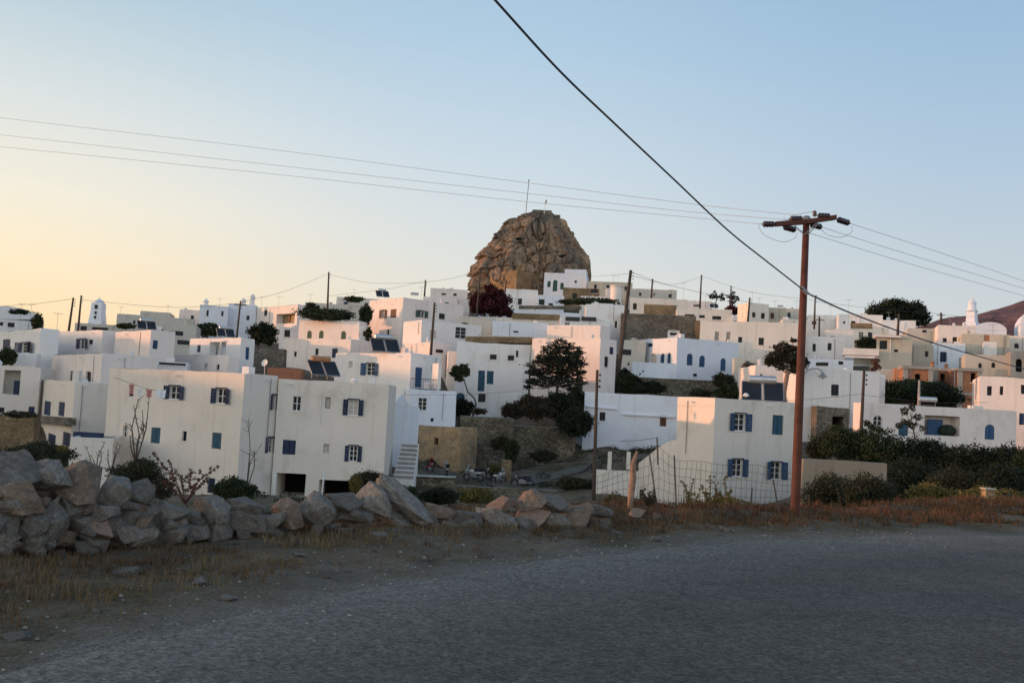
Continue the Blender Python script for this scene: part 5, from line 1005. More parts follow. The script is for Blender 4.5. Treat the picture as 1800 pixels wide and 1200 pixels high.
wire(sagwire([(-1000, 160, 52), (-150, 244, 34), (0, 258, 32), (470, 305, 28.6), (900, 352, 25.8), (1180, 379, 23.8), (1341, 394, 22)], .006, 'power_line', 'power_line'), 'lowest of the three thin lines from the left edge to the crossarm', group=WG)
wire(sagwire([(1492, 392, 22.1), (1640, 440, 25), (1800, 494, 29), (1950, 548, 34)], .006, 'power_line', 'power_line'), 'uppermost thin line leaving the crossarm for the right edge', group=WG)
wire(sagwire([(1443, 399, 22.2), (1600, 448, 25), (1800, 507, 29), (1950, 552, 34)], .006, 'power_line', 'power_line'), 'middle thin line leaving the crossarm for the right edge', group=WG)
wire(sagwire([(1402, 404, 22.2), (1440, 415, 23), (1600, 464, 25.6), (1800, 520, 29.5), (1950, 562, 34)], .006, 'power_line', 'power_line'), 'lowest thin line leaving the crossarm for the right edge', group=WG)
_q0, _q1 = at(870, 0, 10.5), at(985, 126, 12.2)
wire(sagwire([(870, 0, 10.5), (985, 126, 12.2), (1080, 217, 14), (1180, 311, 16.2), (1280, 405, 18.6), (1350, 461, 20.2), (1414, 511, YP-.15)], .016, 'wire', 'thick_cable', pre=[_q0+(_q0-_q1)*k+Z*(.012*k*k) for k in (12, 7, 3.5, 1.5)]), 'thick black twisted cable sweeping down from the top to the red pole', 'cable')
wire(sagwire([(1414, 513, YP-.15), (1500, 552, 25), (1620, 596, 30), (1720, 626, 36), (1850, 662, 46)], .021, 'wire', 'thick_cable'), 'thick black cable sagging from the red pole to the right edge', 'cable')
o = MB().tube([pp(1408, 505, -.2), pp(1420, 517, -.2)], .05, 8).tube([pp(1419, 513, -.18), pp(1428, 521, -.18), pp(1436, 520, -.18)], .014, 5).build('cable_clamp', 'metal', mp, b)
VW = 'thin overhead wires between the town poles'
for pts, lb in (([(-40, 541, 122), (60, 534, 120), (129, 525, 118)], 'thin wire from the left edge to the leaning left pole'),
    ([(143, 527, 140), (300, 540, 132), (423, 533, 125)], 'thin wire sagging across the left skyline past the bell tower'),
    ([(423, 531, 125), (500, 512, 145), (578, 481, 170)], 'thin wire rising from the dark pole to the tall lone pole'),
    ([(578, 482, 170), (650, 497, 165), (748, 497, 160)], 'thin wire from the tall lone pole to the short skyline pole'),
    ([(748, 496, 160), (800, 488, 156), (845, 472, 150)], 'thin wire from the short skyline pole up to the rock foot'),
    ([(578, 520, 170), (680, 508, 165), (748, 494, 160)], 'lower thin wire left of the short skyline pole'),
    ([(1109, 478, 110), (1180, 500, 150), (1233, 486, 190)], 'thin wire between the long leaning pole and slim skyline pole'),
    ([(1030, 487, 225), (1070, 484, 170), (1109, 480, 110)], 'thin wire from the rock foot to the long leaning pole'),
    ([(1109, 484, 110), (1200, 507, 120), (1318, 532, 150)], 'thin wire crossing from the long leaning pole to the cream house pole'),
    ([(1233, 485, 190), (1320, 513, 175), (1433, 528, 160)], 'thin wire from the slim skyline pole to the red pole background'),
    ([(1433, 530, 160), (1520, 540, 160), (1654, 552, 170)], 'thin wire behind the big round tree'),
    ([(700, 694, 88), (850, 692, 80), (1050, 668, 58)], 'thin dark wire crossing before the old white house to the barn pole'),
    ([(1345, 706, 60), (1420, 702, 65), (1517, 692, 72)], 'thin wire from the tall white house to the bungalow pole'),
    ([(1517, 694, 72), (1660, 708, 78), (1850, 702, 82)], 'thin wire running right behind the bungalow'),
    ([(1654, 552, 170), (1720, 560, 170), (1800, 570, 165)], 'thin wire before the distant brown hill')):
    wire(sagwire(pts, .022 if pts[0][2] > 90 else .013, 'wire', 'thin_wire', 10), lb, 'wire', VW)
# street lamp on the main pole
sp = pp(1411, 655, .0); slm = empty('street_lamp', sp, 'curved-arm street lamp with a conical shade fixed to the red pole', 'street lamp')
sagp = [pp(*q) for q in ((1413, 658), (1419, 651), (1428, 648), (1437, 648), (1444, 651), (1446, 657))]
MB().tube(sagp, .012, 6).build('arm', 'metal', slm, sp); q = sagp[-1]
MB().lathe(q+Z*-.08, [(.10, 0), (.09, .03), (.045, .07), (.03, .11), (.01, .12)], 14).build('lamp_shade', 'metal', slm, sp).rotation_euler = (0, 0, 0)
MB().ellip(q-Z*.08, .03, .03, .045).build('bulb', 'frame_white', slm, sp)

# ---------------------------------------------------------------- laundry
la = at(200, 663, 56.5); lb_ = at(322, 690, 56.5); ln = empty('clothesline', la, 'sagging clothesline with pegged laundry before the pink block', 'clothesline')
MB().tube([la, la.lerp(lb_, .5)-Z*.25, lb_], .012, 5).build('line', 'wire', ln, la)
for (x, y, w_, h_, m, lb) in ((231, 684, 9, 17, 'leaf_red', 'dusty pink shirt hanging at the left of the clothesline'), (246, 690, 11, 14, 'frame_white', 'pale cloth hanging in the middle of the clothesline'), (262, 691, 11, 14, 'leaf_red', 'reddish towel hanging on the clothesline'), (283, 692, 18, 14, 'blue_white', 'bluish sheet hanging nearest the shuttered window')):
    c = at(x, y, 56.4); s = 56.4/FPX/2; mb = MB(); K = 5
    vs = [c+Vector(((i/K*2-1)*w_*s*(1-.08*j), .05*math.sin(i*2.1+j), (1-j)*h_*s)) for j in range(3) for i in range(K+1)]
    mb.add(vs, [(j*(K+1)+i, j*(K+1)+i+1, (j+1)*(K+1)+i+1, (j+1)*(K+1)+i) for j in range(2) for i in range(K)])
    o = tag(mb.build('laundry', {'leaf_red': 'cloth_pink'}.get(m, m), None, c), lb, 'laundry', 'laundry on the clothesline'); s_ = o.modifiers.new('Solidify', 'SOLIDIFY'); s_.thickness = .01

# ---------------------------------------------------------------- motorcycles and car
def mkbike(label, paint, loc, rz, tall=True):
    r = empty('motorcycle', loc, label, 'motorcycle', 'motorcycles parked in a row', rz)
    for x in (-.62, .62):
        m = MB(); K = 20; pts = [Vector((x+.27*math.cos(2*math.pi*k/K), 0, .30+.27*math.sin(2*math.pi*k/K))) for k in range(K+1)]; m.tube(pts, .05, 6, cap=False)
        w_ = m.build('wheel', 'dark', r); h = MB().tube([(x, -.05, .3), (x, .05, .3)], .05, 8)
        for k in range(6): a = math.pi*k/3; h.tube([(x, 0, .3), (x+.25*math.cos(a), 0, .3+.25*math.sin(a))], .01, 4)
        h.build('hub', 'metal', w_)
    MB().ellip((.05, 0, .48), .28, .15, .20).box((.0, 0, .38), Vector((.3, 0, 0)), Vector((0, .11, 0)), Z*.08).build('engine', 'metal', r)
    MB().ellip((.15, 0, .78), .28, .15, .14).ellip((-.38, 0, .68), .34, .12, .12).build('bodywork', paint, r, smooth=True)
    MB().ellip((-.3, 0, .82), .42, .14, .07).build('seat', 'dark', r, smooth=True)
    MB().tube([(.62, 0, .3), (.42, 0, .95)], .035, 6).build('fork', 'metal', r)
    MB().tube([(.36, -.34, 1.06), (.42, 0, .98), (.36, .34, 1.06)], .02, 6).build('handlebar', 'dark', r)
    MB().box((.56, 0, 1.02), Vector((.05, 0, -.1)), Vector((0, .15, 0)), Vector((-.1, 0, .2))).build('front_fairing', paint, r, bevel=.02)
    MB().ellip((.58, 0, .86), .07, .09, .09).build('headlight', 'frame_white', r)
    MB().tube([(-.1, .12, .3), (-.75, .15, .4)], .05, 7).build('exhaust', 'metal', r)
    MB().bx(.62, 0, .63, .34, .12, .03).build('mudguard', paint, r)
    if tall: MB().bx(-.75, 0, .95, .34, .34, .26).build('top_case', 'dark', r, bevel=.04)
    return r
mat('paint_red', (.30, .03, .04), rough=.35, spec=.5); mat('paint_white', (.62, .62, .60), rough=.35, spec=.5); mat('paint_dark', (.03, .035, .05), rough=.35, spec=.5)
for (px, py, Y, pt, rz, tl, lb) in ((724, 832, 78, 'paint_dark', 60, False, 'dark scooter parked at the foot of the white steps'), (754, 834, 79, 'paint_red', 75, False, 'small red scooter before the ochre ruin'), (784, 838, 79, 'paint_white', 100, True, 'white scooter with a dark top case before the ochre ruin corner'),
    (832, 845, 78, 'paint_white', 155, True, 'largest white and black motorcycle with a dark top case, side-on'), (846, 842, 80, 'paint_dark', 20, False, 'dark motorcycle tucked behind the large white one'), (876, 850, 79, 'paint_white', 50, False, 'white-trimmed motorcycle left of the stone gatepost'),
    (918, 856, 77, 'paint_dark', 175, False, 'long dark blue motorcycle right of the stone gatepost')):
    p = at(px, py, Y); mkbike(lb, pt, p, R_(rz), tl); CONTROL.append((p.x, p.y, p.z))
p = at(1587, 899, 54); cr_ = empty('parked_car', p, 'dark car half hidden under shrubs at the end of the beige wall', 'car', None, R_(12))
def carbody():
    mb = MB(); prof_ = [(-2.0, .35), (-2.0, .8), (-1.75, .95), (-1.35, 1.0), (-.8, 1.42), (.55, 1.45), (1.15, 1.0), (1.85, .88), (2.05, .7), (2.05, .35)]
    for s, k in ((-.82, 0), (.82, 1)): pass
    K = len(prof_); A = [Vector((x, -.82+(.14 if z > 1.1 else 0), z)) for x, z in prof_]; B_ = [Vector((x, .82-(.14 if z > 1.1 else 0), z)) for x, z in prof_]
    mb.add(A+B_, [tuple(range(K)), tuple(range(2*K-1, K-1, -1))]+[(k, k+K, (k+1) % K+K, (k+1) % K) for k in range(K)]); return mb
carbody().build('body', 'paint_dark', cr_, bevel=.06)
MB().quad(Vector((-.78, -.725, 1.36)), Vector((-1.2, -.80, 1.03)), Vector((1.0, -.83, 1.03)), Vector((.5, -.715, 1.38))).build('side_window', 'glass', cr_)
MB().box((.88, 0, 1.245), Vector((.27, 0, -.2)), Vector((0, .6, 0)), Vector((.012, 0, .012))).build('windscreen', 'glass', cr_)
for x in (-1.25, 1.3):
    for y in (-.8, .8): w_ = MB().tube([(x, y-.1, .32), (x, y+.1, .32)], .32, 18).build('wheel', 'dark', cr_); MB().tube([(x, y-.11, .32), (x, y+.11, .32)], .17, 12).build('rim', 'metal', w_)
for y in (-.6, .6): MB().ellip((2.02, y, .72), .06, .16, .09).build('headlight', 'frame_white', cr_)
MB().bx(-.1, 0, 1.47, 1.3, 1.1, .03).build('roof_panel', 'tank', cr_, bevel=.01)
# ---------------------------------------------------------------- ground
EDGE = [(-7.5, -30), (-6.2, -6), (-5.2, 1), (-4.6, 4.5), (-3.9, 7.3), (-2.8, 9.4), (-1.4, 11.8), (.84, 14.2), (4.05, 17.2), (7.4, 19.1), (11, 20.6), (20, 22.8), (40, 25), (90, 27)]
EX_ = [e[0] for e in EDGE]; EY_ = [e[1] for e in EDGE]
def edge_dist(x, y):
    """signed distance beyond the road edge (positive on the verge side)"""
    best = 1e9; sg = 1
    for (x0, y0), (x1, y1) in zip(EDGE, EDGE[1:]):
        dx, dy = x1-x0, y1-y0; t = max(0, min(1, ((x-x0)*dx+(y-y0)*dy)/(dx*dx+dy*dy))); d = math.hypot(x-x0-dx*t, y-y0-dy*t)
        if d < best: best = d; sg = 1 if dx*(y-y0)-dy*(x-x0) > 0 else -1
    return best*sg
def sstep(a, b, x): t = max(0, min(1, (x-a)/(b-a))); return t*t*(3-2*t)
for p_ in ((740, 868, 70), (800, 872, 70), (690, 868, 70), (930, 882, 69), (1030, 884, 68), (870, 878, 69), (450, 884, 50), (600, 892, 45), (700, 900, 45), (520, 878, 60), (590, 886, 60), (300, 882, 50), (150, 872, 50), (60, 835, 60), (800, 890, 55), (900, 900, 55), (1000, 905, 50), (720, 846, 76), (800, 850, 76), (930, 860, 76), (1020, 856, 74), (1000, 832, 82), (1042, 812, 86), (970, 838, 80), (1060, 850, 64),
           (1030, 790, 90), (1100, 795, 85), (1150, 800, 80), (1060, 782, 93), (1000, 815, 88), (1090, 905, 45), (1200, 920, 50), (1350, 925, 50), (1450, 915, 36), (1560, 905, 38), (1650, 905, 38), (1750, 905, 36), (1850, 905, 36), (1500, 830, 60), (1700, 850, 62), (1800, 850, 62), (1620, 790, 72), (1350, 760, 80), (1445, 770, 82),
           (1250, 700, 100), (1200, 690, 104), (1300, 690, 104), (1340, 650, 110), (300, 640, 120), (460, 615, 135), (480, 640, 120), (470, 655, 100), (350, 600, 140), (700, 640, 100), (870, 740, 98), (950, 745, 97), (1000, 755, 96), (860, 560, 140), (760, 640, 100), (940, 525, 225), (1200, 600, 134), (1000, 545, 180)):
    ctl(*p_)
for (x, y, z) in ((-150, 60, -4), (-120, 120, 1), (-140, 180, 4), (150, 60, 4), (150, 120, 12), (180, 180, 20), (90, 40, -1), (-60, 30, -3), (-90, 60, -4), (-40, 30, -3.5), (30, 33, -1.5), (60, 35, -1), (0, 32, -3.5), (14, 33, -2.5),
                 (0, 330, 22), (60, 330, 20), (-60, 300, 14), (-120, 260, 8), (120, 300, 18), (0, 420, 5), (150, 420, 5), (-150, 420, 0), (0, 600, -10), (300, 600, -10), (-300, 600, -10), (-400, 200, 0), (400, 200, 10), (-10, 268, 32), (12, 268, 32)):
    CONTROL.append((x, y, z))
CA = np.array(CONTROL)
xs = np.concatenate([np.linspace(-4000, -260, 14)[:-1], np.arange(-260, -60, 6), np.arange(-60, -16, 1.6), np.arange(-16, 24, .4), np.arange(24, 90, 1.6), np.arange(90, 260, 6), np.linspace(260, 4000, 14)])
ys = np.concatenate([np.linspace(-3000, -40, 10)[:-1], np.arange(-40, 2, 2.5), np.arange(2, 30, .4), np.arange(30, 130, 1.6), np.arange(130, 300, 4), np.linspace(300, 5000, 26)])
X, Y_ = np.meshgrid(xs, ys); num = np.zeros_like(X); den = np.zeros_like(X)
for x, y, z in CA:
    d2 = (X-x)**2+(Y_-y)**2; w_ = 1/(d2+1.2)**1.6; num += w_*z; den += w_
ZZ = num/den
far = np.clip((np.hypot(X, Y_)-450)/300, 0, 1); ZZ = ZZ*(1-far)+(-40)*far
def ridge(y): return np.interp(y, [-60, -20, 15, 40, 65, 100, 140, 200, 250, 300], [8, 12.3, 12.9, 12.4, 12.9, 16.0, 17.0, 17.5, 13, 2])
ZR = ridge(Y_)*np.exp(-((X+175)/30)**2)*(Y_ > -120)*(Y_ < 310)
ZZ = np.where(np.abs(X+175) < 100, np.maximum(ZZ, ZR-2*(np.abs(X+175)/100)), ZZ)
nx, ny = len(xs), len(ys); vs = []
ED = np.zeros_like(X)
for j in range(ny):
    for i in range(nx):
        x, y = X[j, i], Y_[j, i]
        z = ZZ[j, i]
        if -100 < x < 100 and -45 < y < 60:
            e = edge_dist(x, y); ED[j, i] = e
            wall = 3.4 if x < -2 else (2.6 if x < 4 else 3.4); wall = 3.8+max(0, -x-2)*.25 if x < -1 else (4.2 if x < 9 else 4.2+min(4, (x-9)*.7))
            k = sstep(wall, wall+7, e) if y > 0 else 0
            bump = .10*noise.fractal(Vector((x*.9, y*.9, 3)), 1, 2, 4)*sstep(.2, 1.5, e)
            mound = (-.05+.17*sstep(-4.5, -1.5, x)*(1-.6*sstep(3, 6, x)))*sstep(.8, 3.2, e)*(1-sstep(wall, wall+2, e))
            z = (bump+mound)*(1-k)+z*k
            if e < .2: z = 0 if y > -45 else z
        elif y <= 0 and abs(x) < 120: z = 0
        if y > 30 or abs(x) > 60: z += .35*noise.fractal(Vector((x*.12, y*.12, 0)), 1, 2, 4)*(0 if (abs(x) < 60 and y < 36) else 1)
        vs.append((x, y, z))
fs = [(j*nx+i, j*nx+i+1, (j+1)*nx+i+1, (j+1)*nx+i) for j in range(ny-1) for i in range(nx-1)]
mat('earth', (.15, .118, .084), rough=.95, var=.4, scale=.9, c2=(.085, .068, .034), c2scale=.35, c2lo=.46, c2hi=.6, fine=(22, .35), bump=1, bscale=9, bdist=.06, coord='World')
def verge_mat():
    m = MATS['earth']; t = m.node_tree; n = t.nodes.new; l = t.links.new; b = t.nodes['Principled BSDF']; cur = b.inputs['Base Color'].links[0].from_socket
    g = n('ShaderNodeNewGeometry'); a = n('ShaderNodeAttribute'); a.attribute_name = 'beyond'
    nz = n('ShaderNodeTexNoise'); nz.inputs['Scale'].default_value = 1.1; nz.inputs['Detail'].default_value = 7; nz.inputs['Roughness'].default_value = .7; l(g.outputs['Position'], nz.inputs['Vector'])
    ma = n('ShaderNodeMath'); ma.operation = 'MULTIPLY_ADD'; l(nz.outputs['Fac'], ma.inputs[0]); ma.inputs[1].default_value = 3.2; l(a.outputs['Fac'], ma.inputs[2])
    mr_ = n('ShaderNodeMapRange'); mr_.inputs[1].default_value = 1.25; mr_.inputs[2].default_value = 2.2; mr_.inputs[3].default_value = 1; mr_.inputs[4].default_value = 0; l(ma.outputs[0], mr_.inputs[0])
    vo = n('ShaderNodeTexVoronoi'); vo.inputs['Scale'].default_value = 42; l(g.outputs['Position'], vo.inputs['Vector']); cs = n('ShaderNodeSeparateColor'); l(vo.outputs['Color'], cs.inputs[0])
    sp = n('ShaderNodeMapRange'); sp.inputs[3].default_value = .5; sp.inputs[4].default_value = 1.45; l(cs.outputs[0], sp.inputs[0])
    gr = n('ShaderNodeVectorMath'); gr.operation = 'SCALE'; gr.inputs[0].default_value = (.155, .14, .122); l(sp.outputs[0], gr.inputs['Scale'])
    mx = n('ShaderNodeMixRGB'); l(mr_.outputs[0], mx.inputs[0]); l(cur, mx.inputs[1]); l(gr.outputs[0], mx.inputs[2])
    n2 = n('ShaderNodeTexNoise'); n2.inputs['Scale'].default_value = 1.7; n2.inputs['Detail'].default_value = 8; n2.inputs['Roughness'].default_value = .75; l(g.outputs['Position'], n2.inputs['Vector'])
    k1_ = n('ShaderNodeMapRange'); k1_.inputs[1].default_value = .45; k1_.inputs[2].default_value = .6; l(n2.outputs['Fac'], k1_.inputs[0])
    k2_ = n('ShaderNodeMapRange'); k2_.inputs[1].default_value = .6; k2_.inputs[2].default_value = 1.8; l(a.outputs['Fac'], k2_.inputs[0])
    k3_ = n('ShaderNodeMapRange'); k3_.inputs[1].default_value = 14; k3_.inputs[2].default_value = 7; k3_.inputs[3].default_value = 0; k3_.inputs[4].default_value = 1; l(a.outputs['Fac'], k3_.inputs[0])
    k4_ = n('ShaderNodeMath'); k4_.operation = 'MULTIPLY'; l(k1_.outputs[0], k4_.inputs[0]); l(k2_.outputs[0], k4_.inputs[1])
    k5_ = n('ShaderNodeMath'); k5_.operation = 'MULTIPLY'; l(k4_.outputs[0], k5_.inputs[0]); l(k3_.outputs[0], k5_.inputs[1])
    m2_ = n('ShaderNodeMixRGB'); l(k5_.outputs[0], m2_.inputs[0]); l(mx.outputs[0], m2_.inputs[1]); m2_.inputs[2].default_value = (.13, .09, .052, 1); l(m2_.outputs[0], b.inputs['Base Color'])
verge_mat()
gnd = MB().add(vs, fs).build('ground', 'earth', smooth=True); tag(gnd, kind='structure')
_a = gnd.data.attributes.new('beyond', 'FLOAT', 'POINT'); _a.data.foreach_set('value', np.where(ED.ravel() == 0, 99, ED.ravel()).astype(np.float32))
VZ = np.array([v[2] for v in vs]).reshape(ny, nx)
def ground_z(x, y):
    i = int(np.clip(np.searchsorted(xs, x)-1, 0, nx-2)); j = int(np.clip(np.searchsorted(ys, y)-1, 0, ny-2))
    u = (x-xs[i])/(xs[i+1]-xs[i]); v = (y-ys[j])/(ys[j+1]-ys[j])
    return (VZ[j, i]*(1-u)+VZ[j, i+1]*u)*(1-v)+(VZ[j+1, i]*(1-u)+VZ[j+1, i+1]*u)*v
# road strip with a gravelly margin
def edge_pts(step=.5):
    out_ = []
    for (x0, y0), (x1, y1) in zip(EDGE, EDGE[1:]):
        n_ = max(1, int(math.hypot(x1-x0, y1-y0)/step))
        for k in range(n_): out_.append((x0+(x1-x0)*k/n_, y0+(y1-y0)*k/n_))
    out_.append(EDGE[-1])
    for _ in range(14): out_ = [out_[0]]+[((out_[i-1][0]+2*out_[i][0]+out_[i+1][0])/4, (out_[i-1][1]+2*out_[i][1]+out_[i+1][1])/4) for i in range(1, len(out_)-1)]+[out_[-1]]
    return out_
EP = edge_pts(); mb = MB(); offs = [0, .25, .6, 1.2, 2, 3, 4.5, 6.5, 9.5]; V = []; A_ = []
for i, (x, y) in enumerate(EP):
    a_ = EP[max(i-1, 0)]; c_ = EP[min(i+1, len(EP)-1)]; dx, dy = c_[0]-a_[0], c_[1]-a_[1]; l_ = math.hypot(dx, dy); nx_, ny_ = dy/l_, -dx/l_
    wob = .22*noise.noise(Vector((x*.8, y*.8, 1)))+.10*noise.noise(Vector((x*3, y*3, 5)))
    for k, o_ in enumerate(offs):
        q = o_+(wob-.05 if k == 0 else wob*max(0, 1-o_/2)); V.append((x+nx_*q, y+ny_*q, .012 if k else -.03)); A_.append(min(1, o_/4.5))
K = len(offs); mb.add(V, [(i*K+k, i*K+k+1, (i+1)*K+k+1, (i+1)*K+k) for i in range(len(EP)-1) for k in range(K-1)])
rm = bpy.data.materials.new('asphalt'); rm.use_nodes = True; t = rm.node_tree; n = t.nodes.new; l = t.links.new; bs = t.nodes['Principled BSDF']; bs.inputs['Roughness'].default_value = .8; bs.inputs['Specular IOR Level'].default_value = .3
g = n('ShaderNodeNewGeometry'); at_ = n('ShaderNodeAttribute'); at_.attribute_name = 'across'
def nz_(scale, det=4, rough=.6):
    q = n('ShaderNodeTexNoise'); q.inputs['Scale'].default_value = scale; q.inputs['Detail'].default_value = det; q.inputs['Roughness'].default_value = rough; l(g.outputs['Position'], q.inputs['Vector']); return q
def rng(src, a, b, c, d):
    q = n('ShaderNodeMapRange'); q.inputs[1].default_value = a; q.inputs[2].default_value = b; q.inputs[3].default_value = c; q.inputs[4].default_value = d; l(src, q.inputs[0]); return q.outputs[0]
big = nz_(.45, 5); ad = n('ShaderNodeMath'); ad.operation = 'MULTIPLY_ADD'; l(big.outputs['Fac'], ad.inputs[0]); ad.inputs[1].default_value = .7; l(at_.outputs['Fac'], ad.inputs[2])
gm = rng(ad.outputs[0], .38, .95, 1, 0)
mx = n('ShaderNodeMixRGB'); l(gm, mx.inputs[0]); mx.inputs[1].default_value = (.086, .077, .066, 1); mx.inputs[2].default_value = (.165, .150, .130, 1)
vo = n('ShaderNodeTexVoronoi'); vo.inputs['Scale'].default_value = 40; l(g.outputs['Position'], vo.inputs['Vector']); cs = n('ShaderNodeSeparateColor'); l(vo.outputs['Color'], cs.inputs[0])
sp_ = rng(cs.outputs[0], 0, 1, .5, 1.5); fn = nz_(11, 7, .8); f2 = rng(fn.outputs['Fac'], .3, .7, .45, 1.55); f3 = rng(big.outputs['Fac'], .3, .7, .78, 1.2)
lp = rng(nz_(3.2, 6, .7).outputs['Fac'], .3, .7, .8, 1.2)
cur = mx.outputs[0]
for s_ in (sp_, f2, f3, lp):
    q = n('ShaderNodeVectorMath'); q.operation = 'SCALE'; l(cur, q.inputs[0]); l(s_, q.inputs['Scale']); cur = q.outputs[0]
st_ = nz_(1.3, 3, .5); s5 = rng(st_.outputs['Fac'], .66, .72, 1, .72)
q = n('ShaderNodeVectorMath'); q.operation = 'SCALE'; l(cur, q.inputs[0]); l(s5, q.inputs['Scale']); cur = q.outputs[0]
vc = n('ShaderNodeTexVoronoi'); vc.feature = 'DISTANCE_TO_EDGE'; vc.inputs['Scale'].default_value = .33
wz = nz_(1.8, 5); wa = n('ShaderNodeMixRGB'); wa.blend_type = 'ADD'; wa.inputs[0].default_value = .9; l(g.outputs['Position'], wa.inputs[1]); l(wz.outputs['Color'], wa.inputs[2]); l(wa.outputs[0], vc.inputs['Vector'])
s6 = rng(vc.outputs['Distance'], .0, .006, .55, 1); q = n('ShaderNodeVectorMath'); q.operation = 'SCALE'; l(cur, q.inputs[0]); l(s6, q.inputs['Scale']); cur = q.outputs[0]
l(cur, bs.inputs['Base Color']); bp = n('ShaderNodeBump'); bp.inputs['Strength'].default_value = .8; bp.inputs['Distance'].default_value = .012; l(vo.outputs['Distance'], bp.inputs['Height']); l(bp.outputs[0], bs.inputs['Normal']); MATS['asphalt'] = rm
rd = mb.build('road', 'asphalt', smooth=True); at2 = rd.data.attributes.new('across', 'FLOAT', 'POINT'); at2.data.foreach_set('value', A_); tag(rd, kind='structure')
# dirt lane behind the motorcycles
dl = MB(); P = [at(925, 852, 79), at(960, 846, 80), at(1000, 836, 81.5), at(1040, 820, 84), at(1075, 805, 88)]; V = []
for p in P:
    for s in (-2.2, 0, 2.2): V.append((p.x+s*.4, p.y+s, ground_z(p.x+s*.4, p.y+s)+.08))
mat('dust', (.13, .115, .092), var=.2, scale=.6, fine=(12, .2), coord='World'); dl.add(V, [(i*3+k, i*3+k+1, (i+1)*3+k+1, (i+1)*3+k) for i in range(4) for k in range(2)]); tag(dl.build('path', 'dust'), kind='structure')
# distant hill on the right
V = []; NX, NY = 70, 24
for j in range(NY+1):
    for i in range(NX+1):
        px = 1500+i*900/NX; yt = np.interp(px, [1500, 1600, 1660, 1720, 1770, 1800, 1900, 2400], [620, 583, 566, 556, 546, 537, 515, 480]); p = at(px, yt, 900)
        f = j/NY; h = p.z*math.sin(f*math.pi/2)**.8; yy = 600+300*f; V.append((p.x*(yy/900), yy, -20+(h+20)*1+noise.fractal(Vector((p.x*.02, yy*.02, 0)), 1, 2, 5)*7*(1-.8*f)+ (0)))
mat('far_slope', (.16, .088, .085), rough=.95, var=.3, scale=.02, c2=(.07, .05, .045), c2scale=.03, fine=(.15, .25), bump=.8, bscale=.08, bdist=6, coord='World')
tag(MB().add(V, [(j*(NX+1)+i, j*(NX+1)+i+1, (j+1)*(NX+1)+i+1, (j+1)*(NX+1)+i) for j in range(NY) for i in range(NX)]).build('hill', 'far_slope', smooth=True), kind='structure')

# ---------------------------------------------------------------- stones
def stone_mesh(seed, sharp=True):
    rs = random.Random(seed); bm = bmesh.new(); n_ = 15
    for k in range(n_):
        v = Vector((rs.gauss(0, 1), rs.gauss(0, 1), rs.gauss(0, 1))).normalized(); v = Vector((max(-.8, min(.8, v.x)), max(-.8, min(.8, v.y)), max(-.72, min(.72, v.z))))/.8; bm.verts.new(v*rs.uniform(.82, 1.05))
    r = bmesh.ops.convex_hull(bm, input=bm.verts); bmesh.ops.delete(bm, geom=[g for g in r['geom_interior'] if isinstance(g, bmesh.types.BMVert)], context='VERTS')
    bmesh.ops.bevel(bm, geom=list(bm.edges), offset=.03, segments=1, affect='EDGES', profile=.6)
    bmesh.ops.triangulate(bm, faces=bm.faces); bmesh.ops.subdivide_edges(bm, edges=[e for e in bm.edges if e.calc_length() > .35], cuts=2, use_grid_fill=True); bmesh.ops.triangulate(bm, faces=bm.faces)
    for v in bm.verts:
        q = v.co.copy(); v.co += q.normalized()*(noise.fractal(q*2.1+Vector((seed, 0, 0)), 1, 2, 4)*.10+noise.noise(Vector((q.x*1.2, q.y*1.2, q.z*7))+Vector((seed, 1, 0)))*.035)
    lo = [min(v.co[i] for v in bm.verts) for i in range(3)]; hi = [max(v.co[i] for v in bm.verts) for i in range(3)]
    for v in bm.verts: v.co = Vector([(v.co[i]-(lo[i]+hi[i])/2)*2/(hi[i]-lo[i]) for i in range(3)])
    me = bpy.data.meshes.new('stone'); bm.to_mesh(me); bm.free(); return me
SM = {}
for m in ('rock', 'rock_brown', 'rock_pink'):
    for s in range(14 if m == 'rock' else 5):
        me = stone_mesh(s+{'rock': 0, 'rock_brown': 40, 'rock_pink': 60}[m]); me.materials.append(MATS[m]); SM.setdefault(m, []).append(me)
def stone(px, py, w_, h_, rot, m, Y, label, dy=1.0, name='stone', group='loose stones of the roadside wall', k=None):
    p = at(px, py, Y); o = bpy.data.objects.new(name, random.choice(SM[m]) if k is None else SM[m][k]); col.objects.link(o); s = Y/FPX/2
    o.scale = (w_*s*1.08, (w_+h_)/2*s*dy, h_*s*1.08); o.location = p
    o.rotation_euler = Matrix.Rotation(R_(rot), 3, 'Y').to_euler(); tag(o, label, 'stone', group); return o
def YW(px): return 12.05+max(px, 0)*.0054
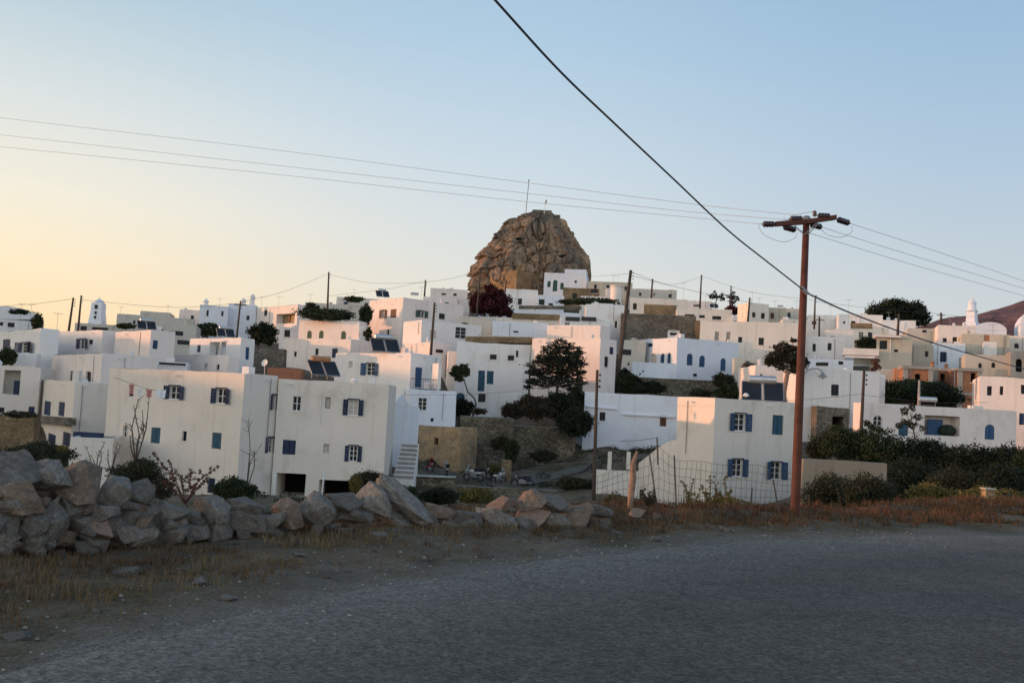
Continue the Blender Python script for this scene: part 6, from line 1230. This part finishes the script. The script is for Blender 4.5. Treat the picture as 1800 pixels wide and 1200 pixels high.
BIG = [(12, 828, 96, 74, 25, 'rock', 'big grey boulder topping the wall at the left edge'), (22, 868, 112, 62, 8, 'rock_brown', 'wide brown-grey boulder under the topmost left boulder'), (82, 838, 66, 62, -28, 'rock', 'upright pale boulder leaning right near the left end, pinkish crown'),
    (142, 846, 68, 68, 5, 'rock_brown', 'rounded brown boulder on top of the wall, left part'), (78, 912, 72, 66, 12, 'rock', 'large grey and ochre boulder low in the wall, left part'), (201, 870, 52, 62, 20, 'rock', 'grey pointed boulder right of the round brown one'), (243, 864, 56, 46, 5, 'rock', 'smooth blocky grey boulder before the olive shrub'),
    (120, 895, 44, 44, 30, 'rock', 'grey stone beneath the round brown boulder'), (156, 888, 36, 40, 60, 'rock', 'narrow upright stone under the round brown boulder right side'), (140, 920, 48, 34, -10, 'rock', 'pale angular stone in the middle of the left heap'), (196, 922, 50, 44, 10, 'rock', 'grey rounded stone low below the pointed boulder'),
    (232, 912, 34, 50, 15, 'rock', 'upright bluish stone left of the pale block'), (250, 893, 44, 32, 0, 'rock', 'flat grey stone tucked under the smooth block'), (299, 932, 60, 36, 4, 'rock', 'pale oblong block low in the wall before dry grass'), (300, 900, 66, 34, 8, 'rock', 'long flat grey stone above the pale oblong block'),
    (8, 935, 44, 66, 10, 'rock', 'pale bluish stone at the left edge low down'), (55, 962, 46, 32, -5, 'rock', 'small squarish stone at the foot of the left heap'), (35, 900, 50, 44, 0, 'rock', 'dark grey stone between the left boulders'), (160, 952, 56, 28, 8, 'rock', 'low flat stone at the base of the left heap'), (110, 945, 40, 28, 0, 'rock_brown', 'small brown stone at the base of the left heap'),
    (374, 895, 64, 46, 18, 'rock', 'large pale boulder right of the reddish sprigs'), (386, 930, 44, 52, -8, 'rock', 'upright stone leaning below the large pale boulder'), (428, 888, 66, 26, 8, 'rock', 'flat grey stone before the round green shrub'), (438, 915, 74, 34, 12, 'rock', 'broad whitish-grey stone in the wall before the garages, left'),
    (502, 902, 66, 48, 10, 'rock_brown', 'dull brown boulder in the wall before the garages'), (556, 900, 58, 58, 35, 'rock', 'grey angular boulder leaning right before the garage pier'), (342, 935, 50, 28, 0, 'rock', 'small stone right of the pale oblong block'), (470, 935, 54, 26, 5, 'rock', 'low grey stone at the wall foot before the garages'),
    (602, 880, 66, 34, 14, 'rock', 'pale slab with an orange sunlit left end'), (580, 893, 30, 24, 10, 'rock_pink', 'small bright orange stone at the left end of the pale slab'), (662, 880, 70, 44, 28, 'rock', 'big striped oval slab propped beside the long tilted slab'), (712, 880, 118, 34, 38, 'rock', 'long slab tilted steeply down to the right, highest in the middle of the wall'),
    (625, 905, 62, 28, 5, 'rock', 'flat stone beneath the pale slab'), (690, 912, 70, 28, 18, 'rock', 'low grey slab under the striped oval slab'), (770, 898, 56, 28, 20, 'rock_brown', 'olive-brown stone right of the long tilted slab'), (780, 918, 50, 26, 0, 'rock', 'pale small stone below the olive-brown stone'),
    (884, 884, 54, 26, 4, 'rock_pink', 'pinkish flat block on top of the right part of the wall'), (934, 878, 46, 34, -32, 'rock_brown', 'brown leaning stone with a pink lower edge, right part'), (968, 881, 64, 28, 14, 'rock', 'dark grey wedge stone right of the leaning brown stone'), (912, 888, 34, 16, 0, 'rock_brown', 'small brown filler between the pink block and leaning stone'),
    (935, 907, 62, 32, 2, 'rock_pink', 'pale pink block under the leaning brown stone'), (872, 908, 74, 28, 22, 'rock', 'slanting grey slab below the pinkish flat block'), (820, 910, 56, 24, 5, 'rock', 'grey stone left of the slanting slab'), (1010, 905, 66, 36, -8, 'rock_brown', 'rust-brown boulder near the right end of the wall'),
    (975, 915, 50, 30, 10, 'rock', 'grey stone below the dark wedge stone'), (1055, 898, 44, 22, 5, 'rock', 'last flat grey stone before the log post'), (1120, 900, 28, 14, 0, 'rock_pink', 'little pinkish stone at the foot of the log post'), (1155, 906, 14, 12, 0, 'rock', 'little white stone right of the log post')]
for q in BIG: stone(q[0], q[1], q[2], q[3], q[4], q[5], YW(q[0]), q[6])
rs = random.Random(3)
def TB(px): return np.interp(px, [-60, 0, 150, 250, 320, 450, 600, 700, 800, 900, 1000, 1080], [845, 845, 870, 890, 905, 900, 895, 895, 915, 905, 905, 912]), np.interp(px, [-60, 0, 150, 300, 450, 600, 750, 900, 1080], [985, 985, 975, 955, 948, 938, 935, 932, 928])
for k in range(215):
    px = rs.uniform(-50, 1070) if k % 2 else rs.uniform(-50, 420); a_, b_ = TB(px); py = rs.uniform(a_, b_); sz = rs.uniform(20, 46)*(1.05 if px < 300 else .8)
    stone(px, py, sz, sz*rs.uniform(.5, .85), rs.uniform(-30, 30), 'rock' if rs.random() < .86 else ('rock_brown' if rs.random() < .8 else 'rock_pink'), YW(px)+rs.uniform(-.22, .5), 'one of the smaller grey-brown stones filling the roadside stone wall', group='small filling stones of the roadside wall', name='stone')
for k in range(330):          # stones scattered on the verge
    x = rs.uniform(-9, 5); y = rs.uniform(6, 19); e = edge_dist(x, y)
    if not (.2 < e < 4.2): continue
    s = rs.choice((rs.uniform(.02, .06), rs.uniform(.03, .10), rs.uniform(.05, .19)))*(1.3 if e > 2.4 else .75); o = bpy.data.objects.new('verge_stone', rs.choice(SM['rock'] if rs.random() < .8 else SM['rock_brown'])); col.objects.link(o); o.location = (x, y, ground_z(x, y)+s*.15); o.scale = (s, s*rs.uniform(.6, 1), s*rs.uniform(.3, .55)); o.rotation_euler = (0, rs.uniform(-.2, .2), rs.uniform(0, 6))
    tag(o, 'one of the small stones scattered over the dry verge between road and wall', 'stone', 'small stones scattered on the verge')
# earth bank holding the wall up
V = []; NX = 70
for i in range(NX+1):
    px = -150+i*1260/NX; a_, b_ = TB(px); Y0 = YW(px)+.25; top = at(px, a_+(26 if px < 350 else 34), Y0+.55); 
    for f, (yy, zz) in enumerate(((Y0+.1, -.3), (Y0+.15, top.z*.5), (Y0+.55, top.z*.95), (Y0+1.3, top.z*.85), (Y0+2.6, -.8), (Y0+4, -2.6))):
        V.append((top.x*(yy/(Y0+.55)), yy, zz+.06*noise.noise(Vector((px*.03, f, 0)))))
tag(MB().add(V, [(i*6+k, i*6+k+1, (i+1)*6+k+1, (i+1)*6+k) for i in range(NX) for k in range(5)]).build('embankment', 'earth', smooth=True), kind='structure')
# low scrub on the banks of the valley
rq = np.random.RandomState(12); cl = []
while len(cl) < 420:
    if rq.uniform() < .55: x, y = rq.uniform(-8, 22), rq.uniform(72, 97)
    else: x, y = rq.uniform(-32, 34), rq.uniform(27, 60)
    if (abs(y-79) < 4 and x < 3) or noise.noise(Vector((x*.3, y*.3, 4))) < -.1: continue
    s_ = rq.uniform(.15, .55)*(1 if y > 60 else .8); cl.append(((x, y, ground_z(x, y)+s_*.3), s_*1.5, s_*1.3, s_*.75))
tag(leaves('scrub', 'leaf_olive', cl, 30000, .075, None, (0, 0, 0), 77), 'low olive scrub growing over the earth banks of the valley', 'scrub', kind='stuff')
# loose gravel
rsn = np.random.RandomState(4); V = []; Fs = []
for k in range(5200):
    t_ = rsn.uniform(0, 1); x = rsn.uniform(-10, 9); y = rsn.uniform(4.5, 20); e = edge_dist(x, y)
    if not (-1.6 < e < 4.2) or rsn.uniform() > math.exp(-abs(e-.2)/1.2): continue
    s = rsn.uniform(.008, .028)*(1.6 if rsn.uniform() < .08 else 1); z = (ground_z(x, y) if e > .1 else .012)+s*.3; o = len(V)
    for q in ((1, 0, 0), (-1, 0, 0), (0, 1, 0), (0, -1, 0), (0, 0, .7), (0, 0, -.7)): V.append((x+q[0]*s*rsn.uniform(.6, 1), y+q[1]*s*rsn.uniform(.6, 1), z+q[2]*s))
    for f in ((0, 2, 4), (2, 1, 4), (1, 3, 4), (3, 0, 4)): Fs.append(tuple(o+i for i in f))
mat('gravel_chip', (.26, .25, .235), var=.5, scale=9, bump=0, coord='World'); tag(MB().add(V, Fs).build('gravel', 'gravel_chip'), 'loose pale gravel chips along the road edge', 'gravel', kind='stuff')
# dry grass
def grass(name, m, n_, reg, hmin, hmax, label, seed, dens=None, wd=.006):
    rq = np.random.RandomState(seed); V = []; Fs = []; c = 0
    while c < n_:
        x = rq.uniform(reg[0], reg[1]); y = rq.uniform(reg[2], reg[3]); e = edge_dist(x, y); c += 1
        if dens and rq.uniform() > dens(x, y, e): continue
        z = ground_z(x, y); h = hmin+(hmax*1.25-hmin)*rq.uniform()**1.8*(.4+1.2*max(0, noise.noise(Vector((x*.9, y*.9, seed)))+.35))
        for b_ in range(rq.randint(5, 9)):
            a_ = rq.uniform(0, 6.28); ln = rq.uniform(.15, .75)*h; dx, dy = math.cos(a_), math.sin(a_); px, py = x+rq.normal()*.05, y+rq.normal()*.05; w_ = wd*rq.uniform(.6, 1.5); o = len(V); hh = h*rq.uniform(.6, 1.1)
            V += [(px-dy*w_, py+dx*w_, z-.02), (px+dy*w_, py-dx*w_, z-.02), (px+dx*ln*.4+dy*w_*.6, py+dy*ln*.4-dx*w_*.6, z+hh*.6), (px+dx*ln*.4-dy*w_*.6, py+dy*ln*.4+dx*w_*.6, z+hh*.6), (px+dx*ln, py+dy*ln, z+hh)]
            Fs += [(o, o+1, o+2, o+3), (o+3, o+2, o+4)]
    tag(MB().add(V, Fs).build(name, m), label, 'grass', kind='stuff')
def patch(x, y, s, f=.55, lo=-.1): return 1 if noise.noise(Vector((x*f, y*f, s))) > lo else .12
grass('dry_grass', 'straw', 26000, (-11, 6, 6, 20), .04, .14, 'short dry straw-coloured grass on the verge below the stone wall', 2, lambda x, y, e: (0 if e < .5 or e > 5 else sstep(.5, 2.0, e)*patch(x, y, 2, .55, -.2)))
grass('rust_grass', 'rust_straw', 34000, (.5, 34, 14.5, 33), .05, .19, 'rust-red dry grass along the far side of the road', 5, lambda x, y, e: (0 if e < .9 or e > (4.3 if x < 8 else 9) else sstep(.8, 2.0, e)*patch(x, y, 6, .4, -.25)), wd=.009)
# ---------------------------------------------------------------- wire fence
fb = at(1112, 905, 20.5); fn_ = empty('wire_fence', fb, 'sagging wire mesh fence with a weathered log post and thin leaning stakes', 'fence')
lp_ = [at(1108, 905, 20.3), at(1109, 870, 20.3), at(1113, 840, 20.3), at(1113, 815, 20.3), at(1120, 793, 20.3)]
MB().tube([lp_[0]-Z*.2]+lp_, [.075, .07, .066, .072, .055, .028], 12).build('log_post', 'weathered_log', fn_, fb, smooth=True)
SP = [((1160, 905), (1142, 800), 20.6), ((1191, 906), (1185, 800), 20.8), ((1319, 910), (1322, 856), 21.2), ((1371, 893), (1359, 842), 21.4), ((1157, 800), (1155, 768), 20.8)]
for (x0, y0), (x1, y1), Y in SP: MB().tube([at(x0, y0, Y)-Z*.2, at(x1, y1, Y)], .017, 6).build('stake', 'mesh_wire', fn_, fb)
mb = MB()
def q3(px, py): return at(px, py, 20.7+(px-1110)*.0028+.06*math.sin(px*.05))
def topline(x): return np.interp(x, [1046, 1110, 1142, 1155, 1185, 1230, 1258, 1330, 1400], [838, 815, 802, 780, 808, 812, 815, 818, 832])
X0 = list(range(1050, 1400, 9))
for i, x in enumerate(X0):
    yt = topline(x); wv = 2*math.sin(x*.09); mb.tube([q3(x+wv+(8 if x > 1200 else 0)*.5, yt), q3(x-wv*.5, (yt+905)/2), q3(x-3, 905)], .0036, 4, cap=False)
for k in range(7):
    pts = []
    for x in range(1048, 1402, 12): yt = topline(x); f = k/6.3; pts.append(q3(x, yt+(904-yt)*f+1.6*math.sin(x*.06+k)))
    mb.tube(pts, .0036, 4, cap=False)
mb.build('wire_mesh', 'mesh_wire', fn_, fb)
# upper strand seen left of the mesh peak
MB().tube([at(1090, 775, 20.8), at(1120, 774, 20.8), at(1155, 769, 20.8)], .005, 4).build('top_strand', 'mesh_wire', fn_, fb)
p = at(1737, 860, 30); gp = tag(MB().bx(p.x, p.y, p.z-.55, .32, .32, 1.1).build('stone_gatepost', 'stone_ochre', None, p, bevel=.03), 'short stone post with a pale cap in the rust grass at the right', 'post')
MB().bx(0, 0, .03, .34, .34, .04).build('cap', 'beige', gp)
p = at(1585, 914, 24)
